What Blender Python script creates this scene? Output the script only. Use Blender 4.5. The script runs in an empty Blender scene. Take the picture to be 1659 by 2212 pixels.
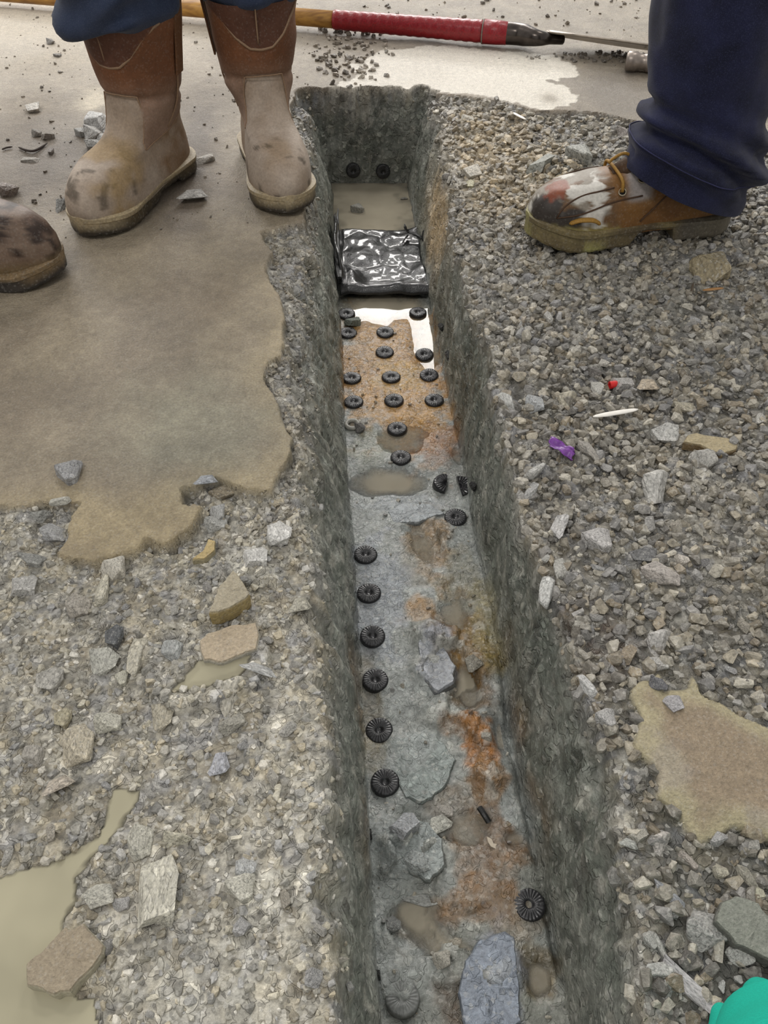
import bpy, bmesh, math
import numpy as np
from mathutils import Vector, Matrix

# ---------------------------------------------------------------- camera
scene = bpy.context.scene
W, H, F = 1659.0, 2212.0, 1810.0
CAMZ, D = 0.68, 0.195            # eye height over the floor, depth of the trench
_yd = np.array([-185.0, 1937.0, -1810.0]); _yd /= np.linalg.norm(_yd)
_p = math.atan(1937.0 / 1810.0)
_zd = np.array([0.0, math.cos(_p), math.sin(_p)])
_xd = np.cross(_yd, _zd)
R = np.stack([_xd, _yd, _zd])
cam = bpy.data.cameras.new('camera')
cam.sensor_fit = 'VERTICAL'; cam.sensor_height = 24.0; cam.lens = 24.0 * F / H
cam.clip_start = 0.02; cam.clip_end = 100
camo = bpy.data.objects.new('camera', cam)
scene.collection.objects.link(camo)
_m = Matrix(R.tolist()).to_4x4(); _m.translation = Vector((0, 0, CAMZ))
camo.matrix_world = _m
scene.camera = camo

# ---------------------------------------------------------------- world, lamps, exposure
world = bpy.data.worlds.new('hall'); scene.world = world; world.use_nodes = True
world.node_tree.nodes['Background'].inputs[0].default_value = (1.0, 0.985, 0.955, 1)
world.node_tree.nodes['Background'].inputs[1].default_value = 0.42
def ceiling_lamp(loc, sx, sy, watts, col=(1, 0.97, 0.93), aim=None):
    l = bpy.data.lights.new('ceiling_lamp', 'AREA'); l.shape = 'RECTANGLE'
    l.size, l.size_y, l.energy, l.color = sx, sy, watts, col
    o = bpy.data.objects.new('ceiling_lamp', l); o.location = loc
    if aim is not None:
        o.rotation_euler = (Vector(aim) - Vector(loc)).to_track_quat('-Z', 'Y').to_euler()
    scene.collection.objects.link(o)
ceiling_lamp((-2.6, 3.8, 4.6), 1.3, 0.5, 40)
ceiling_lamp((2.2, 3.6, 4.6), 1.3, 0.5, 30)
ceiling_lamp((0.85, 8.4, 5.2), 1.8, 1.3, 110, aim=(0.1, 1.2, 0))
ceiling_lamp((-1.4, 6.0, 5.2), 1.3, 0.6, 40, aim=(-0.2, 0.8, 0))
ceiling_lamp((1.6, 15.5, 5.4), 4.5, 2.0, 330, aim=(0.2, 2.0, 0))
ceiling_lamp((-5.2, 14.5, 5.4), 4.5, 2.0, 330, aim=(-0.5, 2.2, 0))
ceiling_lamp((-1.8, -1.2, 4.6), 1.3, 0.5, 50)
scene.view_settings.view_transform = 'Standard'
scene.view_settings.look = 'None'
scene.view_settings.gamma = 1
scene.view_settings.use_curve_mapping = False
scene.view_settings.exposure = 0.55

# ---------------------------------------------------------------- helpers
rng = np.random.default_rng(7)
def ray(px, py):
    return R @ np.array([px - W / 2, H / 2 - py, -F])
def g(px, py, z=0.0):
    """the point at height z that lies along a line of sight of the survey photo"""
    d = ray(px, py); t = (z - CAMZ) / d[2]
    return np.array([0, 0, CAMZ]) + t * d
def depth_of(p):
    return -(R.T @ (np.asarray(p) - np.array([0, 0, CAMZ])))[2]
def lin(r, gg, b):
    c = np.array([r, gg, b]) / 255.0
    return np.where(c <= 0.04045, c / 12.92, ((c + 0.055) / 1.055) ** 2.4)
def srgb(c):
    c = np.clip(c, 0, 1); return np.where(c <= 0.0031308, c * 12.92, 1.055 * c ** (1 / 2.4) - 0.055)
def sstep(a, b, x):
    t = np.clip((x - a) / (b - a), 0, 1); return t * t * (3 - 2 * t)
def _hash(ix, iy, iz, seed):
    h = (ix.astype(np.uint32) * np.uint32(374761393) + iy.astype(np.uint32) * np.uint32(668265263)
         + iz.astype(np.uint32) * np.uint32(2147483647) + np.uint32(seed * 1274126177 & 0xffffffff))
    h ^= h >> np.uint32(13); h *= np.uint32(1274126177); h ^= h >> np.uint32(16)
    h *= np.uint32(2246822519); h ^= h >> np.uint32(15)
    return (h & np.uint32(0xffffff)).astype(np.float32) / np.float32(0xffffff)
def noise(x, y, z=None, seed=0):
    """smooth value noise, -1..1"""
    x = np.asarray(x, np.float32); y = np.asarray(y, np.float32)
    z = np.zeros_like(x) if z is None else np.asarray(z, np.float32)
    x, y, z = np.broadcast_arrays(x, y, z)
    x0, y0, z0 = np.floor(x), np.floor(y), np.floor(z)
    fx, fy, fz = x - x0, y - y0, z - z0
    fx, fy, fz = [t * t * (3 - 2 * t) for t in (fx, fy, fz)]
    x0, y0, z0 = [t.astype(np.int64) & 0xffffffff for t in (x0, y0, z0)]
    out = 0
    for a in (0, 1):
        wx = fx if a else 1 - fx
        for b in (0, 1):
            wy = fy if b else 1 - fy
            for c in (0, 1):
                out = out + wx * wy * (fz if c else 1 - fz) * _hash(x0 + a, y0 + b, z0 + c, seed)
    return out * 2 - 1
def fbm(x, y, z=None, size=0.1, octaves=3, seed=0):
    s = 0; amp = 1.0; tot = 0; f = 1.0 / size
    for i in range(octaves):
        s = s + amp * noise(np.asarray(x) * f, np.asarray(y) * f, None if z is None else np.asarray(z) * f, seed + i)
        tot += amp; amp *= 0.5; f *= 2.03
    return s / tot * 1.5
def cells(x, y, size, seed=0, stretch=1.0):
    """F1, F2 (in cell sizes) and two random numbers of the nearest cell"""
    u, v = (x / size).astype(np.float32), (y / size / stretch).astype(np.float32)
    iu, iv = np.floor(u), np.floor(v)
    f1 = np.full(u.shape, 9, np.float32); f2 = f1.copy(); r1 = np.zeros_like(f1); r2 = np.zeros_like(f1)
    dx1 = np.zeros_like(f1); dy1 = np.zeros_like(f1)
    zz = np.zeros(u.shape, np.int64)
    for a in (-1, 0, 1):
        for b in (-1, 0, 1):
            cu, cv = iu + a, iv + b
            hu, hv = cu.astype(np.int64) & 0xffffffff, cv.astype(np.int64) & 0xffffffff
            p = _hash(hu, hv, zz, seed); q = _hash(hu, hv, zz + 1, seed)
            dx, dy = cu + 0.1 + 0.8 * p - u, cv + 0.1 + 0.8 * q - v
            d = np.sqrt(dx * dx + dy * dy)
            near = d < f1
            f2 = np.where(near, f1, np.minimum(f2, d))
            r1 = np.where(near, _hash(hu, hv, zz + 2, seed), r1); r2 = np.where(near, _hash(hu, hv, zz + 3, seed), r2)
            dx1 = np.where(near, dx, dx1); dy1 = np.where(near, dy, dy1)
            f1 = np.where(near, d, f1)
    return f1, f2, r1, r2, dx1, dy1
def poly_sd(x, y, pts):
    """signed distance to a polygon, negative inside"""
    d = np.full(x.shape, 9.0, np.float32); inside = np.zeros(x.shape, bool)
    n = len(pts)
    for i in range(n):
        ax, ay = pts[i]; bx, by = pts[(i + 1) % n]
        ex, ey = bx - ax, by - ay
        t = np.clip(((x - ax) * ex + (y - ay) * ey) / (ex * ex + ey * ey + 1e-12), 0, 1)
        d = np.minimum(d, np.hypot(x - ax - t * ex, y - ay - t * ey))
        if ay != by:
            inside ^= ((ay > y) != (by > y)) & (x < ex * (y - ay) / ey + ax)
    return np.where(inside, -d, d)
def pxpoly(pts, z=0.0):
    return [tuple(g(a, b, z)[:2]) for a, b in pts]

def tag(o, label=None, cat=None, group=None, kind=None):
    if label: o['label'] = label
    if cat: o['category'] = cat
    if group: o['group'] = group
    if kind: o['kind'] = kind
    return o
def link(name, me, mat=None, parent=None):
    o = bpy.data.objects.new(name, me); scene.collection.objects.link(o)
    if mat is not None and not me.materials: me.materials.append(mat)
    if parent is not None: o.parent = parent
    return o
def mesh(name, v, f, smooth=True, col=None, wet=None, extra=None):
    me = bpy.data.meshes.new(name)
    v = np.asarray(v, np.float32)
    if isinstance(f, np.ndarray):
        k = f.shape[1]
        me.vertices.add(len(v)); me.vertices.foreach_set('co', v.ravel())
        me.loops.add(f.size); me.loops.foreach_set('vertex_index', f.astype(np.int32).ravel())
        me.polygons.add(len(f)); me.polygons.foreach_set('loop_start', np.arange(0, f.size, k, dtype=np.int32))
        me.update(calc_edges=True)
    else:
        me.from_pydata(v.tolist(), [], f)
    me.polygons.foreach_set('use_smooth', np.full(len(me.polygons), smooth, bool))
    if col is not None:
        a = me.attributes.new('col', 'FLOAT_COLOR', 'POINT')
        a.data.foreach_set('color', np.concatenate([col, np.ones((len(col), 1))], 1).astype(np.float32).ravel())
    if wet is not None:
        a = me.attributes.new('wet', 'FLOAT', 'POINT'); a.data.foreach_set('value', np.asarray(wet, np.float32))
    for k, val in (extra or {}).items():
        a = me.attributes.new(k, 'FLOAT', 'POINT'); a.data.foreach_set('value', np.asarray(val, np.float32))
    me.update()
    return me
def empty(name, loc=(0, 0, 0), rz=0.0):
    o = bpy.data.objects.new(name, None); scene.collection.objects.link(o)
    o.location = loc; o.rotation_euler = (0, 0, rz); return o

# ---------------------------------------------------------------- materials
def nodes_of(name):
    m = bpy.data.materials.new(name); m.use_nodes = True
    nt = m.node_tree; return m, nt, nt.nodes['Principled BSDF']
def nd(nt, t, **kw):
    n = nt.nodes.new(t)
    for k, v in kw.items():
        if k.startswith('i_'):
            n.inputs[k[2:].replace('_', ' ')].default_value = v
        else: setattr(n, k, v)
    return n
def mixrgb(nt, mode, fac, a, b):
    n = nt.nodes.new('ShaderNodeMix'); n.data_type = 'RGBA'; n.blend_type = mode
    for i, s in ((0, fac), (6, a), (7, b)):
        if isinstance(s, (int, float)): n.inputs[i].default_value = s
        elif isinstance(s, tuple): n.inputs[i].default_value = s
        else: nt.links.new(s, n.inputs[i])
    return n.outputs[2]
def maprange(nt, s, a, b, c, d):
    n = nt.nodes.new('ShaderNodeMapRange'); nt.links.new(s, n.inputs[0])
    for i, v in enumerate((a, b, c, d)): n.inputs[i + 1].default_value = v
    return n.outputs[0]
def earth(name, scale=1.0, speck=0.5, bump=0.6, dist=0.002, dry=0.75, wetr=0.14, flecks=0.25, spec=0.5, agg=0.0, aggs=75):
    """grain over the colour stored in the mesh: grit, pale and dark flecks, fine relief; wet places are smoother"""
    m, nt, b = nodes_of(name); L = nt.links.new
    tc = nd(nt, 'ShaderNodeTexCoord').outputs['Object']
    ca = nd(nt, 'ShaderNodeAttribute', attribute_name='col').outputs['Color']
    wa = nd(nt, 'ShaderNodeAttribute', attribute_name='wet').outputs['Fac']
    n1 = nd(nt, 'ShaderNodeTexNoise', i_Scale=160 * scale, i_Detail=5.0, i_Roughness=0.65); L(tc, n1.inputs['Vector'])
    n2 = nd(nt, 'ShaderNodeTexNoise', i_Scale=45 * scale, i_Detail=4.0, i_Roughness=0.6); L(tc, n2.inputs['Vector'])
    vo = nd(nt, 'ShaderNodeTexVoronoi', i_Scale=260 * scale); L(tc, vo.inputs['Vector'])
    a = maprange(nt, n1.outputs['Fac'], 0.3, 0.7, 1 - speck, 1 + speck)
    a2 = maprange(nt, n2.outputs['Fac'], 0.3, 0.7, 1 - speck * 0.5, 1 + speck * 0.5)
    c = mixrgb(nt, 'MULTIPLY', 1.0, ca, a); c = mixrgb(nt, 'MULTIPLY', 1.0, c, a2)
    sep = nd(nt, 'ShaderNodeSeparateColor'); L(vo.outputs['Color'], sep.inputs[0])
    pale = maprange(nt, sep.outputs[0], 0.86, 0.9, 0, flecks)
    dark = maprange(nt, sep.outputs[1], 0.88, 0.92, 0, flecks)
    c = mixrgb(nt, 'MIX', pale, c, (0.62, 0.60, 0.55, 1)); c = mixrgb(nt, 'MIX', dark, c, (0.05, 0.05, 0.048, 1))
    ah = None
    if agg:
        wn = nd(nt, 'ShaderNodeTexNoise', i_Scale=60, i_Detail=2.0); L(tc, wn.inputs['Vector'])
        wv = mixrgb(nt, 'LINEAR_LIGHT', 0.012, tc, wn.outputs['Color'])
        av = nd(nt, 'ShaderNodeTexVoronoi', i_Scale=aggs); L(wv, av.inputs['Vector'])
        ae = nd(nt, 'ShaderNodeTexVoronoi', i_Scale=aggs, feature='DISTANCE_TO_EDGE'); L(wv, ae.inputs['Vector'])
        s2 = nd(nt, 'ShaderNodeSeparateColor'); L(av.outputs['Color'], s2.inputs[0])
        on = maprange(nt, s2.outputs[2], 0.42, 0.5, 0, 1)
        ed = maprange(nt, ae.outputs['Distance'], 0.06, 0.14, 0, 1)
        mk = nd(nt, 'ShaderNodeMath', operation='MULTIPLY'); L(on, mk.inputs[0]); L(ed, mk.inputs[1])
        tone = maprange(nt, s2.outputs[0], 0, 1, 0.55, 1.75)
        st = mixrgb(nt, 'MULTIPLY', 1.0, c, tone)
        mk2 = nd(nt, 'ShaderNodeMath', operation='MULTIPLY'); L(mk.outputs[0], mk2.inputs[0]); mk2.inputs[1].default_value = agg
        c = mixrgb(nt, 'MIX', mk2.outputs[0], c, st); ah = mk.outputs[0]
    L(c, b.inputs['Base Color'])
    r = maprange(nt, wa, 0, 1, dry, wetr); L(r, b.inputs['Roughness'])
    b.inputs['Specular IOR Level'].default_value = spec
    hsum = nd(nt, 'ShaderNodeMath', operation='ADD'); L(n1.outputs['Fac'], hsum.inputs[0]); L(n2.outputs['Fac'], hsum.inputs[1])
    hh = hsum.outputs[0]
    if ah is not None:
        h3 = nd(nt, 'ShaderNodeMath', operation='MULTIPLY_ADD'); L(ah, h3.inputs[0]); h3.inputs[1].default_value = 0.5; L(hh, h3.inputs[2]); hh = h3.outputs[0]
    bp = nd(nt, 'ShaderNodeBump', i_Strength=bump, i_Distance=dist); L(hh, bp.inputs['Height'])
    L(bp.outputs[0], b.inputs['Normal'])
    return m
def plain(name, col, rough=0.5, bump=0.0, scale=200, dist=0.001, metal=0.0, var=0.2, spec=0.5, coat=0.0):
    m, nt, b = nodes_of(name); L = nt.links.new
    tc = nd(nt, 'ShaderNodeTexCoord').outputs['Object']
    n1 = nd(nt, 'ShaderNodeTexNoise', i_Scale=scale, i_Detail=4.0); L(tc, n1.inputs['Vector'])
    a = maprange(nt, n1.outputs['Fac'], 0.3, 0.7, 1 - var, 1 + var)
    L(mixrgb(nt, 'MULTIPLY', 1.0, (*col, 1), a), b.inputs['Base Color'])
    b.inputs['Roughness'].default_value = rough; b.inputs['Metallic'].default_value = metal
    b.inputs['Specular IOR Level'].default_value = spec; b.inputs['Coat Weight'].default_value = coat
    if bump:
        bp = nd(nt, 'ShaderNodeBump', i_Strength=bump, i_Distance=dist); L(n1.outputs['Fac'], bp.inputs['Height'])
        L(bp.outputs[0], b.inputs['Normal'])
    return m
def muddy_water(name, col, clear=0.004):
    """silty water: the deeper, the less of the bed shows through"""
    m, nt, b = nodes_of(name); L = nt.links.new
    b.inputs['Base Color'].default_value = (*col, 1); b.inputs['Roughness'].default_value = 0.03
    b.inputs['IOR'].default_value = 1.33
    tc = nd(nt, 'ShaderNodeTexCoord').outputs['Object']
    n1 = nd(nt, 'ShaderNodeTexNoise', i_Scale=14, i_Detail=2.0); L(tc, n1.inputs['Vector'])
    c = mixrgb(nt, 'MULTIPLY', 1.0, (*col, 1), maprange(nt, n1.outputs['Fac'], 0.3, 0.7, 0.86, 1.12)); L(c, b.inputs['Base Color'])
    bp = nd(nt, 'ShaderNodeBump', i_Strength=0.05, i_Distance=0.002); L(n1.outputs['Fac'], bp.inputs['Height']); L(bp.outputs[0], b.inputs['Normal'])
    dep = nd(nt, 'ShaderNodeAttribute', attribute_name='depth').outputs['Fac']
    al = maprange(nt, dep, 0.0, clear, 0.0, 0.97)
    gl = nd(nt, 'ShaderNodeBsdfGlossy', i_Roughness=0.03); tr = nd(nt, 'ShaderNodeBsdfTransparent')
    fr = nd(nt, 'ShaderNodeFresnel', i_IOR=1.33)
    film = nt.nodes.new('ShaderNodeMixShader'); L(fr.outputs[0], film.inputs[0]); L(tr.outputs[0], film.inputs[1]); L(gl.outputs[0], film.inputs[2])
    mx = nt.nodes.new('ShaderNodeMixShader'); L(al, mx.inputs[0]); L(film.outputs[0], mx.inputs[1]); L(b.outputs[0], mx.inputs[2])
    L(mx.outputs[0], nt.nodes['Material Output'].inputs['Surface'])
    return m
M_rub = earth('broken_concrete', 1.0, 0.45, 0.9, 0.004, 0.62, 0.16, 0.4, agg=.8, aggs=110)
M_wall = earth('cut_concrete', 0.8, 0.3, 0.9, 0.004, 0.6, 0.2, 0.25, agg=.85, aggs=70)
M_bed = earth('trench_bed', 1.1, 0.34, 0.8, 0.002, 0.5, 0.10, 0.2, agg=.35, aggs=120)
M_slab = earth('wet_screed', 2.2, 0.24, 1.0, 0.0022, 0.6, 0.3, 0.12)
M_stone = earth('stone', 1.4, 0.36, 0.9, 0.003, 0.6, 0.2, 0.25)
M_water = muddy_water('trench_water', lin(164, 156, 138), .009)
M_puddle = muddy_water('puddle_water', lin(172, 166, 142), 0.008)

# ---------------------------------------------------------------- the ground as one surveyed surface
def spaced(a, b, fn):
    out = [a]
    while out[-1] < b: out.append(out[-1] + fn(out[-1]))
    return np.array(out)
def dxf(x):
    if -0.07 < x < 0.014 or 0.177 < x < 0.225: return 0.0011
    if -0.30 < x < 0.42: return 0.0025
    return min(0.0065, 0.0025 + 0.006 * (max(-0.30 - x, x - 0.42)))
def dyf(y):
    if 1.815 < y < 1.89: return 0.0016
    return 0.0021 + 0.0016 * max(y, 0)
gx = spaced(-1.05, 1.45, dxf); gy = spaced(0.02, 2.75, dyf)
X, Y = np.meshgrid(gx.astype(np.float32), gy.astype(np.float32))
ny, nx = X.shape
wx_, wy_ = fbm(X, Y, size=0.03, octaves=3, seed=11), fbm(X, Y, size=0.03, octaves=3, seed=17)
wx2 = fbm(X, Y, size=0.12, octaves=2, seed=23)

SLAB = pxpoly([(560, 500), (592, 540), (572, 585), (606, 630), (612, 690), (622, 740), (612, 768), (584, 780), (572, 815), (592, 860),
               (612, 905), (640, 945), (622, 985), (600, 1030), (588, 1065), (540, 1056), (505, 1042), (470, 1026), (446, 1030), (420, 1044),
               (386, 1052), (392, 1084), (430, 1094), (402, 1140), (352, 1174), (312, 1150), (292, 1182), (200, 1206), (128, 1192),
               (156, 1160), (150, 1112), (178, 1084), (128, 1080), (60, 1096), (-60, 1100)])
SLAB += [(-1.5, 0.65), (-1.5, 3.2), (2.2, 3.2)] + pxpoly([(1900, 380), (1659, 320), (1420, 275), (1290, 240), (1225, 236), (1150, 236), (1095, 216), (1000, 207), (900, 197), (830, 190),
               (770, 186), (700, 200), (640, 192), (622, 225), (628, 270), (640, 320), (665, 370), (690, 420), (690, 470)])
PATCH = pxpoly([(1365, 1490), (1385, 1455), (1425, 1450), (1440, 1482), (1490, 1472), (1500, 1432), (1520, 1480), (1600, 1530), (1700, 1570), (1900, 1600),
                (1900, 1900), (1659, 1800), (1590, 1775), (1520, 1820), (1480, 1765), (1430, 1715), (1425, 1660), (1375, 1600), (1385, 1530)])
PUDDLE = pxpoly([(-80, 1890), (90, 1850), (200, 1790), (235, 1690), (290, 1690), (258, 1770), (200, 1825), (150, 1880), (160, 1930), (118, 1985),
                 (100, 2080), (150, 2150), (186, 2150), (190, 2260), (-120, 2260)])
PUDDLE2 = pxpoly([(395, 1455), (425, 1420), (535, 1408), (515, 1446), (450, 1472), (370, 1482)])

xL = 0.010 + 0.0025 * noise(Y * 9, Y * 0, seed=3) + 0.0012 * noise(Y * 60, X * 0, seed=4)
xR = 0.180 + 0.0025 * noise(Y * 9, Y * 0, seed=5) + 0.0012 * noise(Y * 60, X * 0, seed=6)
wL = np.interp(Y, [0, .2, .32, .46, .6, .68, .76, .9, 1.06, 1.23, 1.42, 1.6, 1.77, 1.85], [.044, .044, .04, .04, .052, .07, .062, .07, .075, .06, .045, .05, .065, .075])
wR = np.interp(Y, [.1, .146, .225, .344, .45, .5, .63, .74, .88, 1.1, 1.32, 1.51, 1.75, 1.85], [.02, .02, .035, .045, .045, .03, .022, .025, .028, .022, .035, .05, .055, .07])
wL = wL * (1 + 0.22 * wx_ + 0.15 * wx2); wR = wR * (1 + 0.3 * wx_ + 0.2 * wx2)
yE = 1.832 - 0.07 * (X - 0.1); wE = 0.034 * (1 + 0.4 * wx_)
tL = np.clip((xL - X) / wL, 0, 1); tR = np.clip((X - xR) / wR, 0, 1); tE = np.clip((Y - yE) / wE, 0, 1)
fall = ((1 - tL) ** 1.45) * ((1 - tR) ** 1.25) * ((1 - tE) ** 1.3)
inbed = (X > xL) & (X < xR) & (Y < yE)
onwall = (fall > 0.0) & ~inbed
region_wall = np.where(onwall, np.minimum(1, np.minimum(fall, 1 - fall) * 8), 0)

sd_slab = poly_sd(X, Y, SLAB) + 0.004 * wy_ + 0.006 * wx2
sd_patch = poly_sd(X, Y, PATCH) + 0.004 * wy_
sd_slur_glare = poly_sd(X, Y, pxpoly([(700, 196), (770, 160), (760, 140), (830, 110), (960, 98), (1080, 108), (1190, 118), (1250, 145), (1248, 168), (1180, 172), (1250, 205), (1225, 232), (1150, 232), (1095, 214), (1000, 205), (900, 195), (800, 186)])) + .012 * wx_ + .008 * wy_
sd_pud = poly_sd(X, Y, PUDDLE) + 0.003 * wx_
sd_pud2 = poly_sd(X, Y, PUDDLE2) + 0.002 * wx_
slab = sstep(0.0015, -0.0015, sd_slab) * (fall < 0.02)
patch = sstep(0.002, -0.002, sd_patch) * (fall < 0.02)
c1 = cells(X + 0.004 * wx_, Y + 0.004 * wy_, 0.021, 31); c2 = cells(X + 0.002 * wx_, Y + 0.002 * wy_, 0.010, 37)
c3 = cells(X + 0.01 * wx_, Y + 0.01 * wy_, 0.05, 41)
dome1 = np.clip(1 - (c1[0] / 0.62) ** 2, 0, 1) * (0.35 + 0.65 * c1[2]); dome2 = np.clip(1 - (c2[0] / 0.62) ** 2, 0, 1) * (0.3 + 0.7 * c2[2])
rub = -0.012 + 0.0075 * dome1 + 0.0035 * dome2 + 0.004 * wx_ + 0.006 * wx2 + 0.004 * (c3[2] - 0.5)
bump_px = [((1215, 380), (90, 55), 0.02), ((1050, 330), (80, 90), 0.006), ((640, 1440), (120, 60), 0.008), ((330, 1900), (60, 70), 0.012), ((330, 1430), (160, 90), 0.006)]
def blob(c, r, z=0.0, soft=1.0):
    """soft ellipse on the level z, 1 at its middle"""
    a, bx, by = g(*c, z), g(c[0] + r[0], c[1], z), g(c[0], c[1] - r[1], z)
    rx, ry = abs(bx[0] - a[0]), abs(by[1] - a[1])
    q = ((X - a[0] + 0.22 * rx * wx_) / rx) ** 2 + ((Y - a[1] + 0.22 * ry * wy_) / ry) ** 2
    return np.exp(-q * 1.2 * soft)
for c, r, hgt in bump_px: rub = rub + hgt * blob(c, r)
pit = sstep(0.004, -0.016, sd_pud); pit2 = sstep(0.004, -0.004, sd_pud2)
rub = rub + .009 * sstep(1.45, 1.8, Y) * (X > .15)
rub = rub * (1 - 0.4 * pit) - 0.022 * pit - 0.016 * pit2
edge = np.exp(-np.maximum(X - (xR + wR), 0) / 0.03) * (Y < 1.85) + np.exp(-np.maximum((xL - wL) - X, 0) / 0.035) * (Y < 1.85)
rub = rub - 0.006 * np.clip(edge, 0, 1)
rub = rub - 0.014 * np.exp(-np.maximum((xL - wL) - X, 0) / 0.035) * sstep(.62, .5, Y) - 0.012 * np.exp(-np.maximum(X - (xR + wR), 0) / 0.028) * sstep(.5, .35, Y)
cav = np.exp(-(((X - 0.236) / 0.036) ** 2 + ((Y - 0.45) / 0.05) ** 2) * 1.1)
rub = rub - 0.075 * cav * (0.8 + 0.3 * wx_)
rub = np.where((sd_pud > 0) & (Y < .6), np.maximum(rub, -.0175 + .004 * sstep(0, .02, sd_pud)), rub)
rub = np.where((sd_pud2 > 0) & (sd_pud2 < .02), np.maximum(rub, -.0066 + .002 * sstep(0, .01, sd_pud2)), rub)
rub = np.where(sd_pud2 < .002, np.minimum(rub, -.0085 - .006 * sstep(.002, -.008, sd_pud2)), rub)
flat = 0.0012 * wx2 + 0.0006 * wx_
dents = [((90, 235), (24, 14), 0.004), ((95, 1000), (40, 22), 0.006), ((165, 960), (45, 30), 0.003), ((60, 340), (45, 10), 0.004), ((215, 205), (30, 20), 0.004)]
flat = flat - sum(h_ * blob(c, r) for c, r, h_ in dents)
z = rub * (1 - slab) + flat * slab
z = z * (1 - patch) + (-0.004 + 0.0015 * wx_ - 0.003 * sstep(-0.02, 0, sd_patch)) * patch
z = z * (1 - np.clip(fall * 2, 0, 1)) - D * fall

# the bed: hollows that hold water, broken lumps in the near half
BZ = -D
pools = [((800, 440), (140, 110), 1.2), ((830, 660), (95, 34), 1.0), ((925, 745), (34, 60), .8), ((870, 950), (65, 32), .75), ((835, 1042), (80, 34), 1.0),
         ((905, 1165), (28, 55), .8), ((975, 1325), (28, 28), .8), ((1012, 1490), (26, 60), 1.0), ((1085, 1590), (20, 42), .9), ((900, 1978), (45, 42), 1.1), ((935, 1870), (40, 22), .7),
         ((1010, 1790), (55, 40), .6), ((1165, 2117), (34, 42), 1.0), ((1115, 1815), (26, 18), .9), ((800, 1500), (22, 90), .35), ((900, 1760), (45, 16), .6), ((985, 980), (16, 28), .5)]
broken = np.clip(sum(blob(c, r, BZ) for c, r in [((1010, 1420), (80, 130)), ((1050, 1640), (70, 120)), ((900, 1830), (110, 100)), ((930, 2010), (120, 70)), ((940, 1470), (45, 110)), ((860, 2160), (80, 60)), ((1000, 2100), (60, 60)), ((930, 1180), (60, 60))]), 0, 1)
k1 = cells(X + 0.006 * wx_, Y + 0.006 * wy_, 0.034, 51); k2 = cells(X + 0.003 * wx_, Y + 0.003 * wy_, 0.014, 57)
lump = (k1[2] - 0.35) * 0.019 + k1[4] * (k1[3] - 0.5) * 0.014 + k1[5] * (k1[2] - 0.5) * 0.012 + (k2[2] - 0.5) * 0.004 + 0.003 * wx_
smooth_bed = 0.0035 + 0.0012 * wx_ + 0.0012 * wx2
raised = [((940, 1420), (42, 90), 0.014), ((905, 1450), (30, 60), 0.004), ((905, 1640), (80, 80), 0.006), ((1085, 2110), (85, 90), 0.012), ((870, 1850), (70, 60), 0.014), ((1120, 1900), (50, 120), 0.006),
          ((850, 2130), (70, 60), 0.008), ((860, 1290), (60, 160), 0.002), ((1100, 1350), (30, 90), 0.012), ((1040, 1560), (50, 40), 0.01), ((800, 1100), (60, 40), 0.0)]
bedh = smooth_bed * (1 - broken) + (lump + 0.005) * broken
for c, r, hgt in raised: bedh = bedh + hgt * blob(c, r, BZ)
for c, r, k in pools: bedh = bedh - (0.008 + bedh * 0.7) * k * np.clip(blob(c, r, BZ) * 1.4, 0, 1)
bedmask = np.clip((fall - 0.82) / 0.18, 0, 1)
bedh = bedh - 0.014 * np.exp(-((xR - X) / .005) ** 2) * sstep(.62, .5, Y) * sstep(-.3, .3, wx2 + .3)
z = z + bedh * bedmask

# relief of the walls, along their own normal
zy, zx = np.gradient(z, gy, gx)
nn = np.sqrt(zx ** 2 + zy ** 2 + 1); n_x, n_y, n_z = -zx / nn, -zy / nn, 1 / nn
rel = 0.0055 * fbm(X, Y, z, 0.045, 4, 61) + 0.0018 * fbm(X, Y, z, 0.011, 2, 67)
rel = rel * np.clip(region_wall, 0, 1)
PX, PY, PZ = X + n_x * rel, Y + n_y * rel, z + n_z * rel * 0.4
def zat(x, y):
    i = int(np.clip(np.searchsorted(gy, y) - 1, 0, ny - 2)); j = int(np.clip(np.searchsorted(gx, x) - 1, 0, nx - 2))
    return float(z[i, j])
def zat_n(x, y):
    i = np.clip(np.searchsorted(gy, y) - 1, 0, ny - 2); j = np.clip(np.searchsorted(gx, x) - 1, 0, nx - 2)
    return i, j

# surface colours, with gap shade, wet sheen and slurry glare painted in
def mix(a, b, t):
    t = np.asarray(t)[..., None] if np.ndim(t) else t
    return a * (1 - t) + b * t
C = np.zeros((ny, nx, 3), np.float32) + lin(122, 119, 110)
stonec = np.stack([lin(150, 147, 140), lin(120, 118, 112), lin(168, 160, 142), lin(140, 140, 142), lin(128, 120, 104), lin(182, 178, 168)])
pick = (c1[2] * 5.99).astype(int); stone1 = stonec[pick]
C = C * np.where(X < .05, .92, .8)[..., None]  # base between the stones darkened to paint in gap shade
C = mix(C, stone1, 0.75 * np.clip(dome1 * 3, 0, 1))
C = mix(C, stonec[(c2[3] * 5.99).astype(int)], 0.45 * np.clip(dome2 * 2, 0, 1))
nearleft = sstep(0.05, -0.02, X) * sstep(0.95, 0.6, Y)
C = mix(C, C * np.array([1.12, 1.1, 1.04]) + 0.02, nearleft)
dust = np.clip(sum(blob(c, r) for c, r in [((640, 1090), (110, 60)), ((560, 1200), (120, 60)), ((690, 1560), (70, 90)), ((640, 1750), (110, 120)), ((560, 1950), (140, 120)), ((420, 2130), (200, 90)), ((690, 1150), (60, 60))]), 0, 1)
C = mix(C, lin(205, 202, 190), 0.55 * dust * sstep(-0.3, 0.5, wx_ + 0.4 * fbm(X, Y, size=0.012, octaves=2, seed=71)))
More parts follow.
